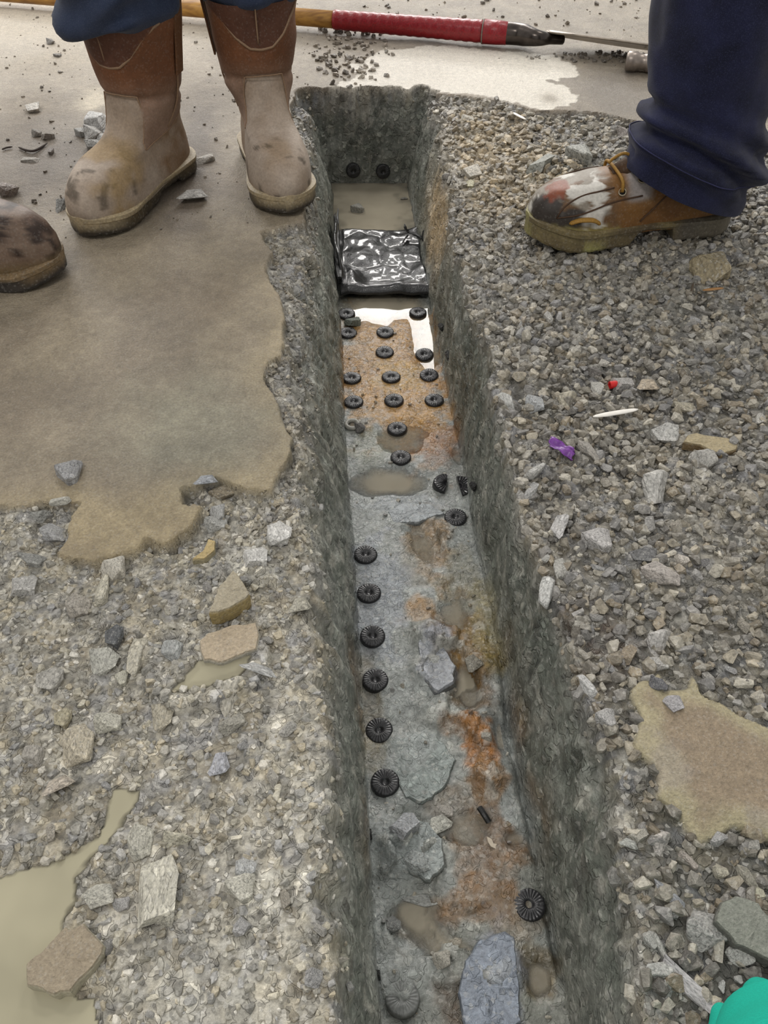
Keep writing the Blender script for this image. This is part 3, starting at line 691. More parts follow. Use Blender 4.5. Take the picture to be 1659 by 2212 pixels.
# --- the person in jeans on the right, one laced boot in view
LOW = Boot(front=[(.322, .020), (.334, .032), (.338, .048), (.330, .068), (.308, .084), (.276, .092), (.248, .096), (.222, .101), (.196, .110), (.172, .121), (.150, .133), (.138, .142), (.13, .16)],
           back=[(0, .004), (.03, -.002), (.06, .002), (.09, .010), (.13, .012), (.16, .012)],
           shaft=[(0, .046), (.09, .044), (.12, .043), (.16, .044)], s=1.12, wide=1.0, hi=(.085, .14), N=120, T=128, dome=((0, .98), (.035, 1.02), (.06, .97), (.08, .84), (.10, .68), (.13, .62)))
def laced_boot(parent, loc, ang):
    Rg = LOW.build(); v, f = rings(Rg, True, True)
    n1 = fbm(v[:, 0], v[:, 1], v[:, 2], .06, 3, 501); n2 = fbm(v[:, 0], v[:, 1] * .6, v[:, 2], .022, 3, 511)
    v0 = v.copy()
    nr = v - np.array([0, .15, .03]); nr /= np.linalg.norm(nr, axis=1)[:, None]
    v = v + nr * (.0025 * n1 + .0012 * n2)[:, None]
    N = len(v); T_ = lambda *c: np.tile(lin(*c), (N, 1))
    c = mix(T_(128, 92, 48), T_(98, 66, 38), np.clip(.5 + .7 * n1, 0, 1))
    c = mix(c, T_(150, 112, 62), .5 * sstep(.1, .6, n2) * sstep(.2, .1, v[:, 1]))
    toe = sstep(.19, .235, v[:, 1] - .25 * (v[:, 2] - .05))
    tc = mix(T_(136, 128, 116), T_(104, 78, 52), sstep(-.02, .14, n2))
    tc = mix(tc, T_(200, 196, 188), sstep(.06, .16, fbm(v[:, 0], v[:, 1] * .8, v[:, 2], .028, 4, 521)))
    nz = .35 * n2 + .3 * fbm(v[:, 0], v[:, 1], v[:, 2], .009, 2, 561)
    spot = lambda x_, y_, z_, r_: sstep(1.15, .85, np.sqrt(((v0[:, 0] - x_) ** 2 + (v0[:, 1] - y_) ** 2 + (v0[:, 2] - z_) ** 2)) / r_ + nz)
    tc = mix(tc, T_(58, 52, 48), np.maximum(spot(-.03, .318, .055, .030), spot(-.05, .29, .048, .024)))
    tc = mix(tc, T_(128, 64, 40), .85 * spot(-.01, .30, .086, .020))
    tc = mix(tc, T_(50, 46, 42), .0 * sstep(.08, .2, fbm(v[:, 0], v[:, 1], v[:, 2], .035, 4, 531)) * sstep(.27, .3, v[:, 1]) * sstep(.08, .05, v[:, 2]))
    tc = mix(tc, T_(122, 62, 38), .0 * sstep(.42, .5, fbm(v[:, 0], v[:, 1], v[:, 2], .035, 4, 541)) * sstep(.055, .08, v[:, 2]))
    tc = mix(tc, T_(158, 148, 92), .85 * sstep(.046, .034, v[:, 2] + .012 * nz))
    c = mix(c, tc, sstep(.3, .7, toe + .5 * nz))
    facing = sstep(.15, .165, v[:, 1]) * sstep(.205, .19, v[:, 1]) * sstep(.066, .076, v[:, 2])
    c = mix(c, mix(T_(158, 152, 150), T_(126, 116, 104), np.clip(.5 + n2, 0, 1)), .9 * facing)
    o = link('boot', mesh('laced_boot', v, f, True, np.clip(c, .01, .8), np.full(N, .5)), M_boot, parent)
    o.location = loc; o.rotation_euler = (0, 0, ang)
    sv, sf = sole_geo(.332, 1.12, 1.04, heel=.105, arch=(.11, .165), zt=.033, zarch=.020, spring=.012)
    n = fbm(sv[:, 0], sv[:, 1], sv[:, 2], .03, 3, 551)
    cc = mix(np.tile(lin(116, 104, 72), (len(sv), 1)), np.tile(lin(84, 72, 54), (len(sv), 1)), np.clip(.5 + .8 * n, 0, 1))
    cc = mix(cc, np.tile(lin(172, 168, 104), (len(sv), 1)), .8 * sstep(.1, .6, n) * sstep(.2, .26, sv[:, 1]))
    cc = mix(cc, np.tile(lin(96, 92, 84), (len(sv), 1)), .7 * sstep(.12, .09, sv[:, 1]))
    link('sole', mesh('laced_sole', sv, sf, False, np.clip(cc, .01, .8), np.full(len(sv), .4)), M_sole, o)
    dk = plain('boot_thread', lin(70, 48, 30), .8)
    lacem = plain('leather_lace', lin(150, 112, 44), .7, .3, 400)
    eyem = plain('eyelet_ring', lin(150, 140, 120), .4, 0, 100, metal=.6)
    holem = plain('eyelet_hole', lin(20, 16, 12), .9)
    c0 = np.array([0, .15, .04])
    def on(zz, t, k=.001):
        p = LOW.at(LOW.index_at(zz), t); d = p - c0; d[1] *= .3; return p + d / np.linalg.norm(d) * k
    side = 1
    # seams: toe cap, facing, quarter and heel
    for q in ([(.052, .62), (.070, .66), (.084, .74), (.092, .95)], [(.052, .62), (.060, .9), (.074, 1.2), (.078, 1.5)], [(.040, 1.55), (.070, 1.75), (.098, 1.9), (.115, 2.0)], [(.040, 2.3), (.07, 2.35), (.1, 2.4)]):
        for sd in (1, -1):
            p = np.array([on(a, sd * b, .0012) for a, b in curve_pts(q, 18)])
            link('seam', mesh('boot_seam', *tube(p, .0013, 5)), dk, o)
    tops = []
    for k, yy in enumerate((.212, .180, .150)):
        for sd in (1, -1):
            zz = .086 + .013 * k; i = LOW.index_at(zz); tt = np.linspace(.05, 1.5, 200); pts = LOW.at(i, tt)
            t = tt[int(np.argmin(np.abs(pts[:, 1] - (yy - .004))))]; p = on(zz, sd * t, .0015)
            a = np.linspace(0, 2 * math.pi, 17)
            nrm_ = p - c0; nrm_[1] *= .3; nrm_ /= np.linalg.norm(nrm_); u = np.array([0, 1., 0]); u -= nrm_ * u.dot(nrm_); u /= np.linalg.norm(u); w = np.cross(nrm_, u)
            ring = np.array([p + .0055 * (math.cos(q) * u + math.sin(q) * w) for q in a])
            link('eyelet', mesh('eyelet', *tube(ring, .0013, 6, False)), eyem, o)
            disc = [p - nrm_ * .0005] + [p + .0045 * (math.cos(q) * u + math.sin(q) * w) - nrm_ * .0005 for q in a[:-1]] + [p - nrm_ * .003]
            link('eyelet', mesh('eyelet_hole', disc, [(0, i + 1, (i + 1) % 16 + 1) for i in range(16)] + [(17, (i + 1) % 16 + 1, i + 1) for i in range(16)]), holem, o)
            tops.append((k, sd, p))
    for k in (0, 1, 2):
        l = [p for kk, sd, p in tops if kk == k]
        top = (l[0] + l[1]) / 2 + [0, .004, .022 - .002 * k]
        pth = curve_pts([l[0], l[0] * .75 + top * .25 + [.004, 0, .010], top, l[1] * .75 + top * .25 + [-.004, 0, .010], l[1]], 24)
        link('lace', mesh('lace', *tube(pth, .0026, 7)), lacem, o)
    p = [p for kk, sd, p in tops if kk == 1 and sd == -1] or [tops[2][2]]
    near = [p for kk, sd, p in tops if kk == 1]
    m0 = (near[0] + near[1]) / 2
    link('lace', mesh('loose_lace', *tube(curve_pts([m0 + [0, .002, .018], m0 + [.004, .02, .026], m0 + [.006, .036, .018], m0 + [.002, .044, .014]], 18), .0024, 7)), lacem, o)
    # tongue between the facings
    tv = []
    for yy, zz, w in ((.215, .098, .014), (.19, .112, .018), (.165, .126, .022), (.148, .142, .024), (.142, .152, .022)):
        for a in np.linspace(-1, 1, 7): tv.append((a * w, yy - .003 * a * a, zz + .005 - .010 * a * a))
    tv = np.array(tv); tf = [(i * 7 + k, i * 7 + k + 1, i * 7 + 8 + k, i * 7 + 7 + k) for i in range(4) for k in range(6)]
    to = link('tongue', mesh('tongue', tv, tf, True, np.tile(lin(70, 50, 32), (len(tv), 1)), np.zeros(len(tv))), M_boot, o)
    so = to.modifiers.new('thick', 'SOLIDIFY'); so.thickness = .004
    # the tan tab pressed against the side
    tabv, tabf = tube(curve_pts([on(.046, .80, .002), on(.052, .92, .004), on(.052, 1.06, .004), on(.045, 1.14, .002)], 16), [.002] + [.006] * 14 + [.002], 8, squash=.5)
    for sd in (1, -1):
        link('side_tab', mesh('side_tab', tabv * [sd, 1, 1], tabf if sd == 1 else [q[::-1] for q in tabf]), lacem, o)
    return o
person2 = empty('person', (.56, 1.25, 0))
tag(person2, 'person in dark navy jeans and a paint-stained tan laced work boot', 'person')
laced_boot(person2, (.092, .012, -.008), math.radians(95.5))
ax = [(.040, -.005, -.012, .100, .082), (.075, .000, -.01, .099, .088), (.10, .012, -.005, .102, .092), (.125, .016, 0, .101, .094), (.155, .016, .008, .093, .090), (.19, .014, .016, .094, .088), (.25, .013, .026, .097, .092), (.32, .014, .034, .101, .098), (.45, .02, .045, .106, .105), (.65, .03, .06, .112, .112), (.9, .04, .07, .12, .125)]
def jfold(t, zz):
    q = zz + .016 * np.cos(t) + .012 * np.cos(2 * t + .5)
    env = np.exp(-((zz - .118) / .045) ** 2)
    s = np.sin(2 * math.pi * (q - .065) / .048)
    d = .014 * env * np.sign(s) * np.abs(s) ** .8
    d = d + .012 * np.exp(-((zz - .125) / .018) ** 2) * np.exp(-(((t + .15 + math.pi) % (2 * math.pi) - math.pi) / .30) ** 2)
    d = d + .006 * np.exp(-((zz - .25 - .05 * np.cos(t - 3.4)) / .06) ** 2) * np.sin(3 * t)
    return d
Rg = leg_geo(ax, n=96, fold=jfold, seed=3)
for i in range(len(Rg)):       # the hem rides up over the instep and drops at the heel
    zz = Rg[i, 0, 2]; k = 1 - sstep(.05, .30, zz)
    Rg[i, :, 2] += k * (-.36 * Rg[i, :, 0] + .028)
inner = Rg[0] * 1.0; ctr = inner.mean(0); up = ctr + (inner - ctr) * .965; up2 = ctr + (Rg[4] * [1, 1, 1] - ctr) * [.93, .93, 1]
Rg = np.concatenate([up2[None], up[None], (inner + [0, 0, -.001])[None], Rg])
jl = link('trouser_leg', mesh('jeans_leg', *rings(Rg, False, True)), M_denim, person2)
M_thread = plain('jeans_thread', lin(44, 46, 80), .9)
hem = np.array([ctr + (p - ctr) * 1.008 for p in Rg[8]]); hem = np.vstack([hem, hem[:1]])
link('hem_stitch', mesh('hem_stitch', *tube(hem, .0011, 5, False)), M_thread, jl)

# --- toe of a third boot at the left
STUB = Boot(front=[(.286, .020), (.296, .034), (.297, .052), (.288, .074), (.268, .092), (.240, .103), (.212, .108), (.186, .116), (.166, .13), (.152, .15), (.148, .18), (.15, .22)],
            back=[(0, .004), (.03, 0), (.1, .012), (.22, .004)], shaft=[(0, .05), (.1, .055), (.22, .065)])
third = empty('person', (-.71, 1.19, 0))
tag(third, 'person at the left edge of whom only a muddy dark brown boot toe shows', 'person')
v, f = rings(STUB.build(), True, True)
n1 = fbm(v[:, 0], v[:, 1], v[:, 2], .04, 3, 601); n2 = fbm(v[:, 0], v[:, 1], v[:, 2], .014, 2, 607)
v = v + (v - np.array([0, .15, .03])) * (.02 * n1)[:, None]
N = len(v)
c = mix(np.tile(lin(92, 72, 60), (N, 1)), np.tile(lin(120, 102, 88), (N, 1)), np.clip(.5 + n1, 0, 1)); c = mix(c, np.tile(lin(54, 42, 36), (N, 1)), sstep(.2, .6, n2))
c = mix(c, np.tile(lin(116, 98, 70), (N, 1)), .8 * sstep(.05, .03, v[:, 2]))
o = link('boot', mesh('muddy_boot', v, f, True, c, np.full(N, .6)), M_boot, third); o.location = (.016, .004, .0); o.rotation_euler = (0, 0, math.radians(-97))
sv, sf = sole_geo(.290, 1.0, 1.12, zt=.026)
link('sole', mesh('muddy_sole', sv, sf, False, sole_cols(sv, lin(48, 44, 42), lin(72, 64, 56), lin(124, 104, 76)), np.full(len(sv), .5)), M_sole, o)
Rg = leg_geo([(.17, .08, 0, .055, .055), (.21, .08, 0, .08, .08), (.4, .08, 0, .09, .09), (.7, .06, .02, .1, .1), (.9, .05, .02, .1, .11)], seed=8)
link('trouser_leg', mesh('trouser_leg', *rings(Rg, True, True)), M_denim2, third)

# --- the teal garment in the lower right corner
def cloth(name, c):
    m, nt, b = nodes_of(name); L = nt.links.new
    tc = nd(nt, 'ShaderNodeTexCoord').outputs['Object']
    n1 = nd(nt, 'ShaderNodeTexNoise', i_Scale=900, i_Detail=2.0); L(tc, n1.inputs['Vector'])
    L(mixrgb(nt, 'MULTIPLY', 1.0, (*c, 1), maprange(nt, n1.outputs['Fac'], .3, .7, .9, 1.1)), b.inputs['Base Color'])
    b.inputs['Roughness'].default_value = .8; b.inputs['Specular IOR Level'].default_value = .2
    bp = nd(nt, 'ShaderNodeBump', i_Strength=.2, i_Distance=.0005); L(n1.outputs['Fac'], bp.inputs['Height']); L(bp.outputs[0], b.inputs['Normal'])
    return m
M_teal = cloth('teal_cloth', lin(30, 172, 150))
teal = empty('person', tuple(g(1640, 2200, 0)))
tag(teal, 'person crouching out of frame with a knee in bright teal green cloth', 'person')
def teal_lobe(pts, rad, seed):
    v, f = tube(curve_pts(pts, 40), np.interp(np.linspace(0, 1, 40), np.linspace(0, 1, len(rad)), rad), 40)
    n = fbm(v[:, 0], v[:, 1], v[:, 2], .05, 2, seed)
    ctr = np.repeat(curve_pts(pts, 40), 40, axis=0); d = v - ctr; d /= np.linalg.norm(d, axis=1)[:, None] + 1e-6
    return v + d * (.0025 * n)[:, None] - np.array(teal.location), f

# ---------------------------------------------------------------- shovel and hammer
A = g(400, 17, .028); Bp = g(1095, 72, .028)
axis = (Bp - A) / np.linalg.norm(Bp - A)
Rs = g(722, 42, .028); r0 = A + axis * np.dot(Rs - A, axis)
sh = empty('shovel', tuple(A * [1, 1, 0]))
tag(sh, 'long shovel with a wooden handle and red wrapped grip lying on the far floor', 'shovel')
O = np.array(sh.location)
m, nt, b = nodes_of('handle_wood'); L = nt.links.new
tc = nd(nt, 'ShaderNodeTexCoord').outputs['Object']
mp = nd(nt, 'ShaderNodeMapping'); mp.inputs['Scale'].default_value = (6, 60, 60); mp.inputs['Rotation'].default_value = (0, 0, -math.atan2(axis[1], axis[0])); L(tc, mp.inputs['Vector'])
n1 = nd(nt, 'ShaderNodeTexNoise', i_Scale=2.0, i_Detail=5.0); L(mp.outputs[0], n1.inputs['Vector'])
L(mixrgb(nt, 'MIX', maprange(nt, n1.outputs['Fac'], .35, .65, 0, 1), (*lin(196, 146, 70), 1), (*lin(150, 104, 48), 1)), b.inputs['Base Color']); b.inputs['Roughness'].default_value = .35
M_wood = m
link('handle', mesh('handle', *tube([A - axis * 1.0 - O + [0, 0, .0], A - O, r0 + axis * .02 - O], .0185, 20)), M_wood, sh)
M_tape = plain('red_tape', lin(140, 24, 32), .28, .5, 260, .0012, var=.25)
tp = [r0 + axis * q - O for q in np.linspace(0, np.dot(Bp - r0, axis) - .055, 60)]
tr = [.0205 + .0007 * math.sin(i * 1.7) + .003 * i / 60 for i in range(60)]
link('grip_wrap', mesh('grip_wrap', *tube(tp, tr, 24)), M_tape, sh)
e = Bp - axis * .055
link('grip_wrap', mesh('collar_wrap', *tube([e - O + axis * q for q in (0, .002, .03, .055, .058)], [.022, .0255, .025, .0235, .021], 24)), M_tape, sh)
link('wrap_cord', mesh('wrap_cord', *tube([e - O + axis * -.001, e - O + axis * .002], [.0258, .0258], 24)), plain('cord_grey', lin(120, 110, 100), .6), sh)
M_steel = plain('dark_steel', lin(74, 68, 64), .25, .3, 60, .001, metal=.85, var=.3)
tip = g(1425, 116, .018)
nk = [Bp - axis * .012, Bp + axis * .03, g(1160, 82, .030), g(1185, 84, .026), g(1215, 86, .020)]
link('socket', mesh('socket', *tube(curve_pts([p - O for p in nk], 26), np.interp(np.linspace(0, 1, 26), [0, .35, .6, .8, 1], [.0235, .0225, .016, .011, .010]), 20)), M_steel, sh)
s0 = g(1180, 82, .026); bx = tip - s0; bl = 0.30; bx[2] = 0; bx /= np.linalg.norm(bx); by = np.array([-bx[1], bx[0], 0])
bv = []
for i, u in enumerate(np.linspace(0, 1, 26)):
    hw = np.interp(u, [0, .08, .2, .5, .8, .95, 1], [.010, .018, .032, .042, .042, .03, .010])
    for q in np.linspace(-1, 1, 13):
        p = s0 - O + bx * (u * bl) + by * (q * hw * 1.0 + .006) + np.array([0, 0, .002 + .010 * (1 - u) - q * hw * .42 - .006 * q * q])
        bv.append(p)
bv = np.array(bv); bv[:, 2] = np.maximum(bv[:, 2], .004)
bfq = [(i * 13 + k, i * 13 + k + 1, i * 13 + 14 + k, i * 13 + 13 + k) for i in range(25) for k in range(12)]
M_blade = plain('worn_steel', lin(150, 140, 128), .3, .4, 40, .001, metal=.55, var=.25)
bo = link('blade', mesh('blade', bv, bfq), M_blade, sh)
sm_ = bo.modifiers.new('thick', 'SOLIDIFY'); sm_.thickness = .004

hp = g(1352, 131, .021)
ham = empty('hammer', (hp[0], hp[1], 0)); tag(ham, 'steel hammer with a round worn face lying half hidden behind the jeans', 'hammer')
M_ham = plain('hammer_steel', lin(140, 130, 122), .35, .3, 90, .001, metal=.6, var=.2)
dh = np.array([.93, -.30, 0]); dh = dh / np.linalg.norm(dh)
prof = [(0, .0165), (.004, .0195), (.022, .0195), (.026, .0165), (.040, .0155), (.046, .019), (.078, .019), (.084, .0155), (.098, .0165), (.102, .0195), (.120, .0195), (.124, .0165)]
link('head', mesh('head', *tube([np.array([0, 0, .021]) + dh * q for q, r in prof], [r for q, r in prof], 24)), M_ham, ham)
hd = np.array([.35, .93, 0])
mid_ = np.array([0, 0, .021]) + dh * .062
link('handle', mesh('hammer_handle', *tube([mid_, mid_ + hd * .1 + [0, 0, -.004], mid_ + hd * .26 + [0, 0, -.006]], [.012, .013, .0135], 14)), M_wood, ham)

# ---------------------------------------------------------------- black membrane and rubber plugs in the trench
M_black = plain('wet_black_membrane', lin(34, 34, 36), .2, .8, 420, .001, var=.3, coat=.5)
yN, yF = g(830, 645, -D)[1], g(830, 497, -D)[1]
mem = empty('membrane_sheet', (.095, (yN + yF) / 2, -D)); tag(mem, 'crumpled glossy wet black membrane sheet spanning the trench bed', 'sheet')
O = np.array(mem.location)
nu, nv = 60, 72; vv = []
us, vs = np.meshgrid(np.linspace(0, 1, nu), np.linspace(0, 1, nv))
xs = .013 + us * .166 + .003 * np.sin(vs * 9); ys = yN + (yF - yN) * vs - .010 * us + .006 * noise(us * 7, vs * 0, seed=71) * sstep(.85, 1, vs)
hz = .008 + .006 * np.abs(fbm(xs, ys, size=.06, octaves=2, seed=73)) + .0016 * fbm(xs, ys, size=.02, octaves=3, seed=79)
hz = hz + .016 * np.exp(-((vs - .05) / .06) ** 2) * (.6 + .5 * us) + .022 * np.exp(-(((us - .13) / .10) ** 2 + ((vs - .2) / .13) ** 2))
hz = hz + .045 * sstep(.07, .0, us) * sstep(.05, .3, vs) * sstep(1.0, .8, vs) - .006 * sstep(.03, 0, vs) - .009 * sstep(.95, 1, vs)
hz = hz - .004 * np.exp(-(((us - .75) / .16) ** 2 + ((vs - .72) / .08) ** 2)) - .004 * np.exp(-(((us - .5) / .2) ** 2 + ((vs - .2) / .05) ** 2))
mv = np.stack([xs, ys, -D + hz], -1).reshape(-1, 3) - O
mf = [(i * nu + k, i * nu + k + 1, i * nu + nu + 1 + k, i * nu + nu + k) for i in range(nv - 1) for k in range(nu - 1)]
mo = link('sheet', mesh('membrane', mv, mf), M_black, mem)
md = mo.modifiers.new('thick', 'SOLIDIFY'); md.thickness = .004; md.offset = -1
M_strip = plain('torn_black_strip', lin(24, 24, 24), .45, .5, 200, .001, var=.3)
def strip(path, w, th, parent, name='torn_strip'):
    path = curve_pts(path, 20); v, f = tube(path, np.interp(np.linspace(0, 1, 20), [0, .1, .7, 1], [w * .7, w, w * .8, w * .12]), 8, squash=th)
    v = v + .0012 * np.stack([fbm(v[:, 0], v[:, 1], v[:, 2], .012, 2, 83 + i) for i in range(3)], 1)
    return link(name, mesh(name, v - np.array(parent.location), f, False), M_strip, parent)
strip([g(733, 600, -D + .035), g(729, 560, -D + .035), g(727, 500, -D + .045), g(730, 450, -D + .055)], .0065, .5, mem)
strip([g(727, 490, -D + .05), g(723, 470, -D + .058), g(726, 458, -D + .064)], .003, .6, mem)
strip([g(912, 515, -D + .02), g(898, 506, -D + .022), g(882, 502, -D + .024), g(875, 500, -D + .03)], .004, .7, mem)
strip([g(884, 503, -D + .02), g(876, 494, -D + .03), g(873, 484, -D + .036)], .004, .6, mem)
strip([g(914, 520, -D + .02), g(914, 505, -D + .03), g(915, 496, -D + .038)], .005, .6, mem)
strip([g(882, 508, -D + .016), g(872, 520, -D + .014), g(869, 526, -D + .014)], .0025, .6, mem)

M_rubber = plain('black_rubber', lin(30, 30, 33), .38, .5, 420, .0008, var=.35, coat=.35)
M_mudplug = plain('mud_coated_rubber', lin(112, 114, 112), .4, .6, 220, .001, var=.3)
prof = [(0.0001, .0004), (.0022, .0006), (.0034, .0016), (.0046, .0028), (.0060, .0034), (.0085, .0035), (.0110, .0034), (.0132, .0034), (.0148, .0030), (.0157, .0016), (.0160, -.002), (.0160, -.008), (.012, -.0085)]
pv, pf = revolve(prof, 96, .006)
ang = np.arctan2(pv[:, 1], pv[:, 0]); rr = np.hypot(pv[:, 0], pv[:, 1])
pv[:, 2] += .00035 * np.sin(ang * 24) * (rr > .006) * (rr < .0152) + .0004 * noise(pv[:, 0] * 300, pv[:, 1] * 300, seed=5)
plug_me = mesh('rubber_plug', pv, pf); plug_me.materials.append(M_rubber)
plug2 = mesh('rubber_plug_mud', pv, pf); plug2.materials.append(M_mudplug)
hv = pv.copy(); hv[:, 1] = np.maximum(hv[:, 1], .0012)
half_me = mesh('rubber_plug_half', hv, pf, False); half_me.materials.append(M_rubber)
plug_lbl = [
 ((748, 674), 'black rubber plug half under water at the left wall just before the membrane'), ((903, 671), 'black rubber plug in the glare at the right wall just before the membrane'),
 ((752, 717), 'black rubber plug with a dark green stone lying on its far edge'), ((832, 716), 'black rubber plug in the middle of the far row on the glossy rust bed'),
 ((831, 760), 'broken shiny black rubber plug standing in a small pool on the rust bed'), ((917, 762), 'black rubber plug on the right in the bright pool of the rust bed'),
 ((760, 816), 'black rubber plug at the left wall, farther of two on the rust bed'), ((845, 814), 'black rubber plug in mid bed, middle of a full row of three on rust'), ((927, 808), 'dull black rubber plug in the muddy strip by the right wall'),
 ((764, 868), 'black rubber plug at the left wall, nearer of two on the rust bed'), ((851, 865), 'black rubber plug in mid bed in the nearest full row of three'), ((938, 864), 'black rubber plug at the right wall in the nearest full row of three'),
 ((858, 922), 'black rubber plug in mid bed at the near end of the rust stain'), ((866, 985), 'lone black rubber plug in mid bed beside the pale pool'),
 ((984, 1118), 'black rubber plug at the right wall just nearer than the split plug'), ((790, 1199), 'black rubber plug on blue grey bed, farthest of the left line of six'), ((797, 1281), 'black rubber plug on blue grey bed, second from far in the left line'),
 ((805, 1375), 'black rubber plug on grey bed, third from far in the left line'), ((811, 1468), 'black rubber plug on brownish grey bed, fourth in the left line'), ((819, 1575), 'black rubber plug beside shallow mud water, fifth in the left line'),
 ((832, 1692), 'black rubber plug with fine radial ribs, nearest of the left line of six'), ((1143, 1956), 'large dark black rubber plug on brown bed near the right wall')]
def put(me, name, p, label, cat, group=None, rot=(0, 0, 0), sc=(1, 1, 1)):
    o = link(name, me); o.location = p; o.rotation_euler = rot; o.scale = sc
    return tag(o, label, cat, group)
for (px, py), lb in plug_lbl:
    p = g(px, py, -D + .006); base = max(zat(p[0], p[1]), -D + .0005)
    kk = rng.random(3)
    put(plug_me, 'rubber_plug', (p[0], p[1], min(base, -D + .006) + .001), lb, 'plug', 'black rubber plugs in the trench bed', ((kk[0] - .5) * .12, (kk[1] - .5) * .12, kk[2] * 6), (1, 1, 1))
p = g(869, 2158, -D + .006); put(plug2, 'rubber_plug', (p[0], p[1], -D + .004 + .004), 'grey mud-coated plug in the bed at the bottom of the trench', 'plug', 'black rubber plugs in the trench bed')
for (px, lb) in ((763, 'round dark plug low on the far end wall, the left one'), (827, 'round dark plug low on the far end wall, the right one')):
    py = 366; d = ray(px, py); t = 1.838 / d[1]; p = np.array([0, 0, CAMZ]) + t * d
    put(plug_me, 'wall_plug', (p[0], p[1] - .007 - .004 * (px > 800), p[2]), lb, 'plug', 'plugs in the far end wall', (math.pi / 2 - .1, 0, .07))
for (px, py, r, lb) in ((966, 1046, 1.3, 'larger half of a split black rubber plug at the right wall'), (990, 1052, 4.9, 'smaller half of a split black rubber plug tilted against the right wall')):
    p = g(px, py, -D + .008)
    put(half_me, 'plug_half', (p[0], p[1], -D + .008), lb, 'plug', 'halves of the split plug', (.15, .35 if r > 3 else -.2, r), (1.05, 1.3, 1.2))
# washer-like tag by the left wall
p = g(757, 920, -D + .004)
wv_, wf_ = tube([(.0095 * math.cos(a), .0095 * math.sin(a), .003) for a in np.linspace(0, 2 * math.pi, 25)], .0035, 8, False)
o = put(mesh('washer', wv_, wf_), 'metal_washer', (p[0] + .003, p[1], -D + .004), 'small pale grey metal washer at the left wall beside a dark lump', 'washer'); o.data.materials.append(plain('dull_zinc', lin(150, 148, 140), .4, .2, 300))

for nm, pts, rad, sd in (('knee', [g(1640, 2138, .03), g(1642, 2150, .035), g(1672, 2225, .05), g(1760, 2420, .10)], [.006, .036, .05, .064], 91),
                         ('fold', [g(1556, 2178, .008), g(1560, 2190, .012), g(1590, 2250, .020), g(1640, 2400, .03)], [.003, .021, .032, .04], 93)):
    v, f = teal_lobe(pts, rad, sd)
    link('cloth_' + nm, mesh('cloth_' + nm, v, f), M_teal, teal)

# ---------------------------------------------------------------- stones and rubble
def rock_hull(seed, n=22, squash=(1, .8, .62), boxy=0.35):
    r = np.random.default_rng(seed); p = r.normal(size=(n, 3)); p /= np.linalg.norm(p, axis=1)[:, None]
    p = np.sign(p) * np.abs(p) ** (1 - boxy); p /= np.maximum(1, np.abs(p).max(1))[:, None]
    p *= r.uniform(.78, 1.05, (n, 1)) * np.array(squash)
    bm = bmesh.new()
    for q in p: bm.verts.new(q)
    res = bmesh.ops.convex_hull(bm, input=bm.verts)
    bmesh.ops.delete(bm, geom=[e_ for e_ in res['geom_interior'] if isinstance(e_, bmesh.types.BMVert)], context='VERTS')
    bmesh.ops.triangulate(bm, faces=bm.faces[:])
    bm.verts.ensure_lookup_table(); bm.verts.index_update()
    v = np.array([q.co[:] for q in bm.verts]); f = np.array([[q.index for q in t.verts] for t in bm.faces]); bm.free()
    return v, f
def rock_fine(seed, squash, boxy=.3):
    """a bigger stone: hull with worn edges and a chipped skin"""
    v, f = rock_hull(seed, 15, squash, boxy)
    bm = bmesh.new(); vs_ = [bm.verts.new(q) for q in v]
    for t in f: bm.faces.new([vs_[i] for i in t])
    bmesh.ops.dissolve_limit(bm, angle_limit=.12, verts=bm.verts[:], edges=bm.edges[:])
    bmesh.ops.bevel(bm, geom=bm.edges[:], offset=.045, segments=1, affect='EDGES', clamp_overlap=True)
    bmesh.ops.triangulate(bm, faces=bm.faces[:])
    bmesh.ops.subdivide_edges(bm, edges=bm.edges[:], cuts=1)
    bm.verts.ensure_lookup_table(); bm.verts.index_update()
    v = np.array([q.co[:] for q in bm.verts]); f = [tuple(q.index for q in t.verts) for t in bm.faces]; bm.free()
    d = fbm(v[:, 0], v[:, 1], v[:, 2] + seed, .5, 3, seed); u = v / (np.linalg.norm(v, axis=1)[:, None] + 1e-6)
    return v + u * (.085 * d)[:, None], f
def stone_material(name):
    m = earth(name, .05, .38, .8, .0035, .6, .2, .35, agg=.45, aggs=3.2)
    nt = m.node_tree
    oi = nt.nodes.new('ShaderNodeObjectInfo')
    for n_ in nt.nodes:
        if n_.type == 'ATTRIBUTE':
            for l in list(n_.outputs['Color'].links) + list(n_.outputs['Fac'].links):
                dst = l.to_socket; nt.links.remove(l)
                if n_.attribute_name == 'col': nt.links.new(oi.outputs['Color'], dst)
                else: dst.default_value = .5
    return m
M_rock = stone_material('loose_stone')
PROTO = [rock_hull(900 + i, 16 + i % 5, (1, (.62, .75, .85, .7)[i % 4], (.5, .62, .72)[i % 3])) for i in range(16)]
fine_me = []
for i in range(12):
    v, f = rock_fine(950 + i, (1, (.7, .85, .6, .95)[i % 4], (.5, .65, .75)[i % 3])); me = mesh('stone', v, f, False); me.materials.append(M_rock); fine_me.append(me)
low_me = []
for v, f in PROTO:
    me = mesh('stone_small', v, f, False); me.materials.append(M_rock); low_me.append(me)
GREY = [lin(152, 146, 134), lin(132, 127, 117), lin(170, 161, 143), lin(140, 138, 136), lin(140, 128, 108), lin(184, 178, 164), lin(116, 112, 106)]
LIGHT = [lin(172, 168, 156), lin(150, 147, 138), lin(190, 184, 166), lin(156, 156, 156), lin(164, 154, 132), lin(206, 202, 192), lin(126, 125, 120)]
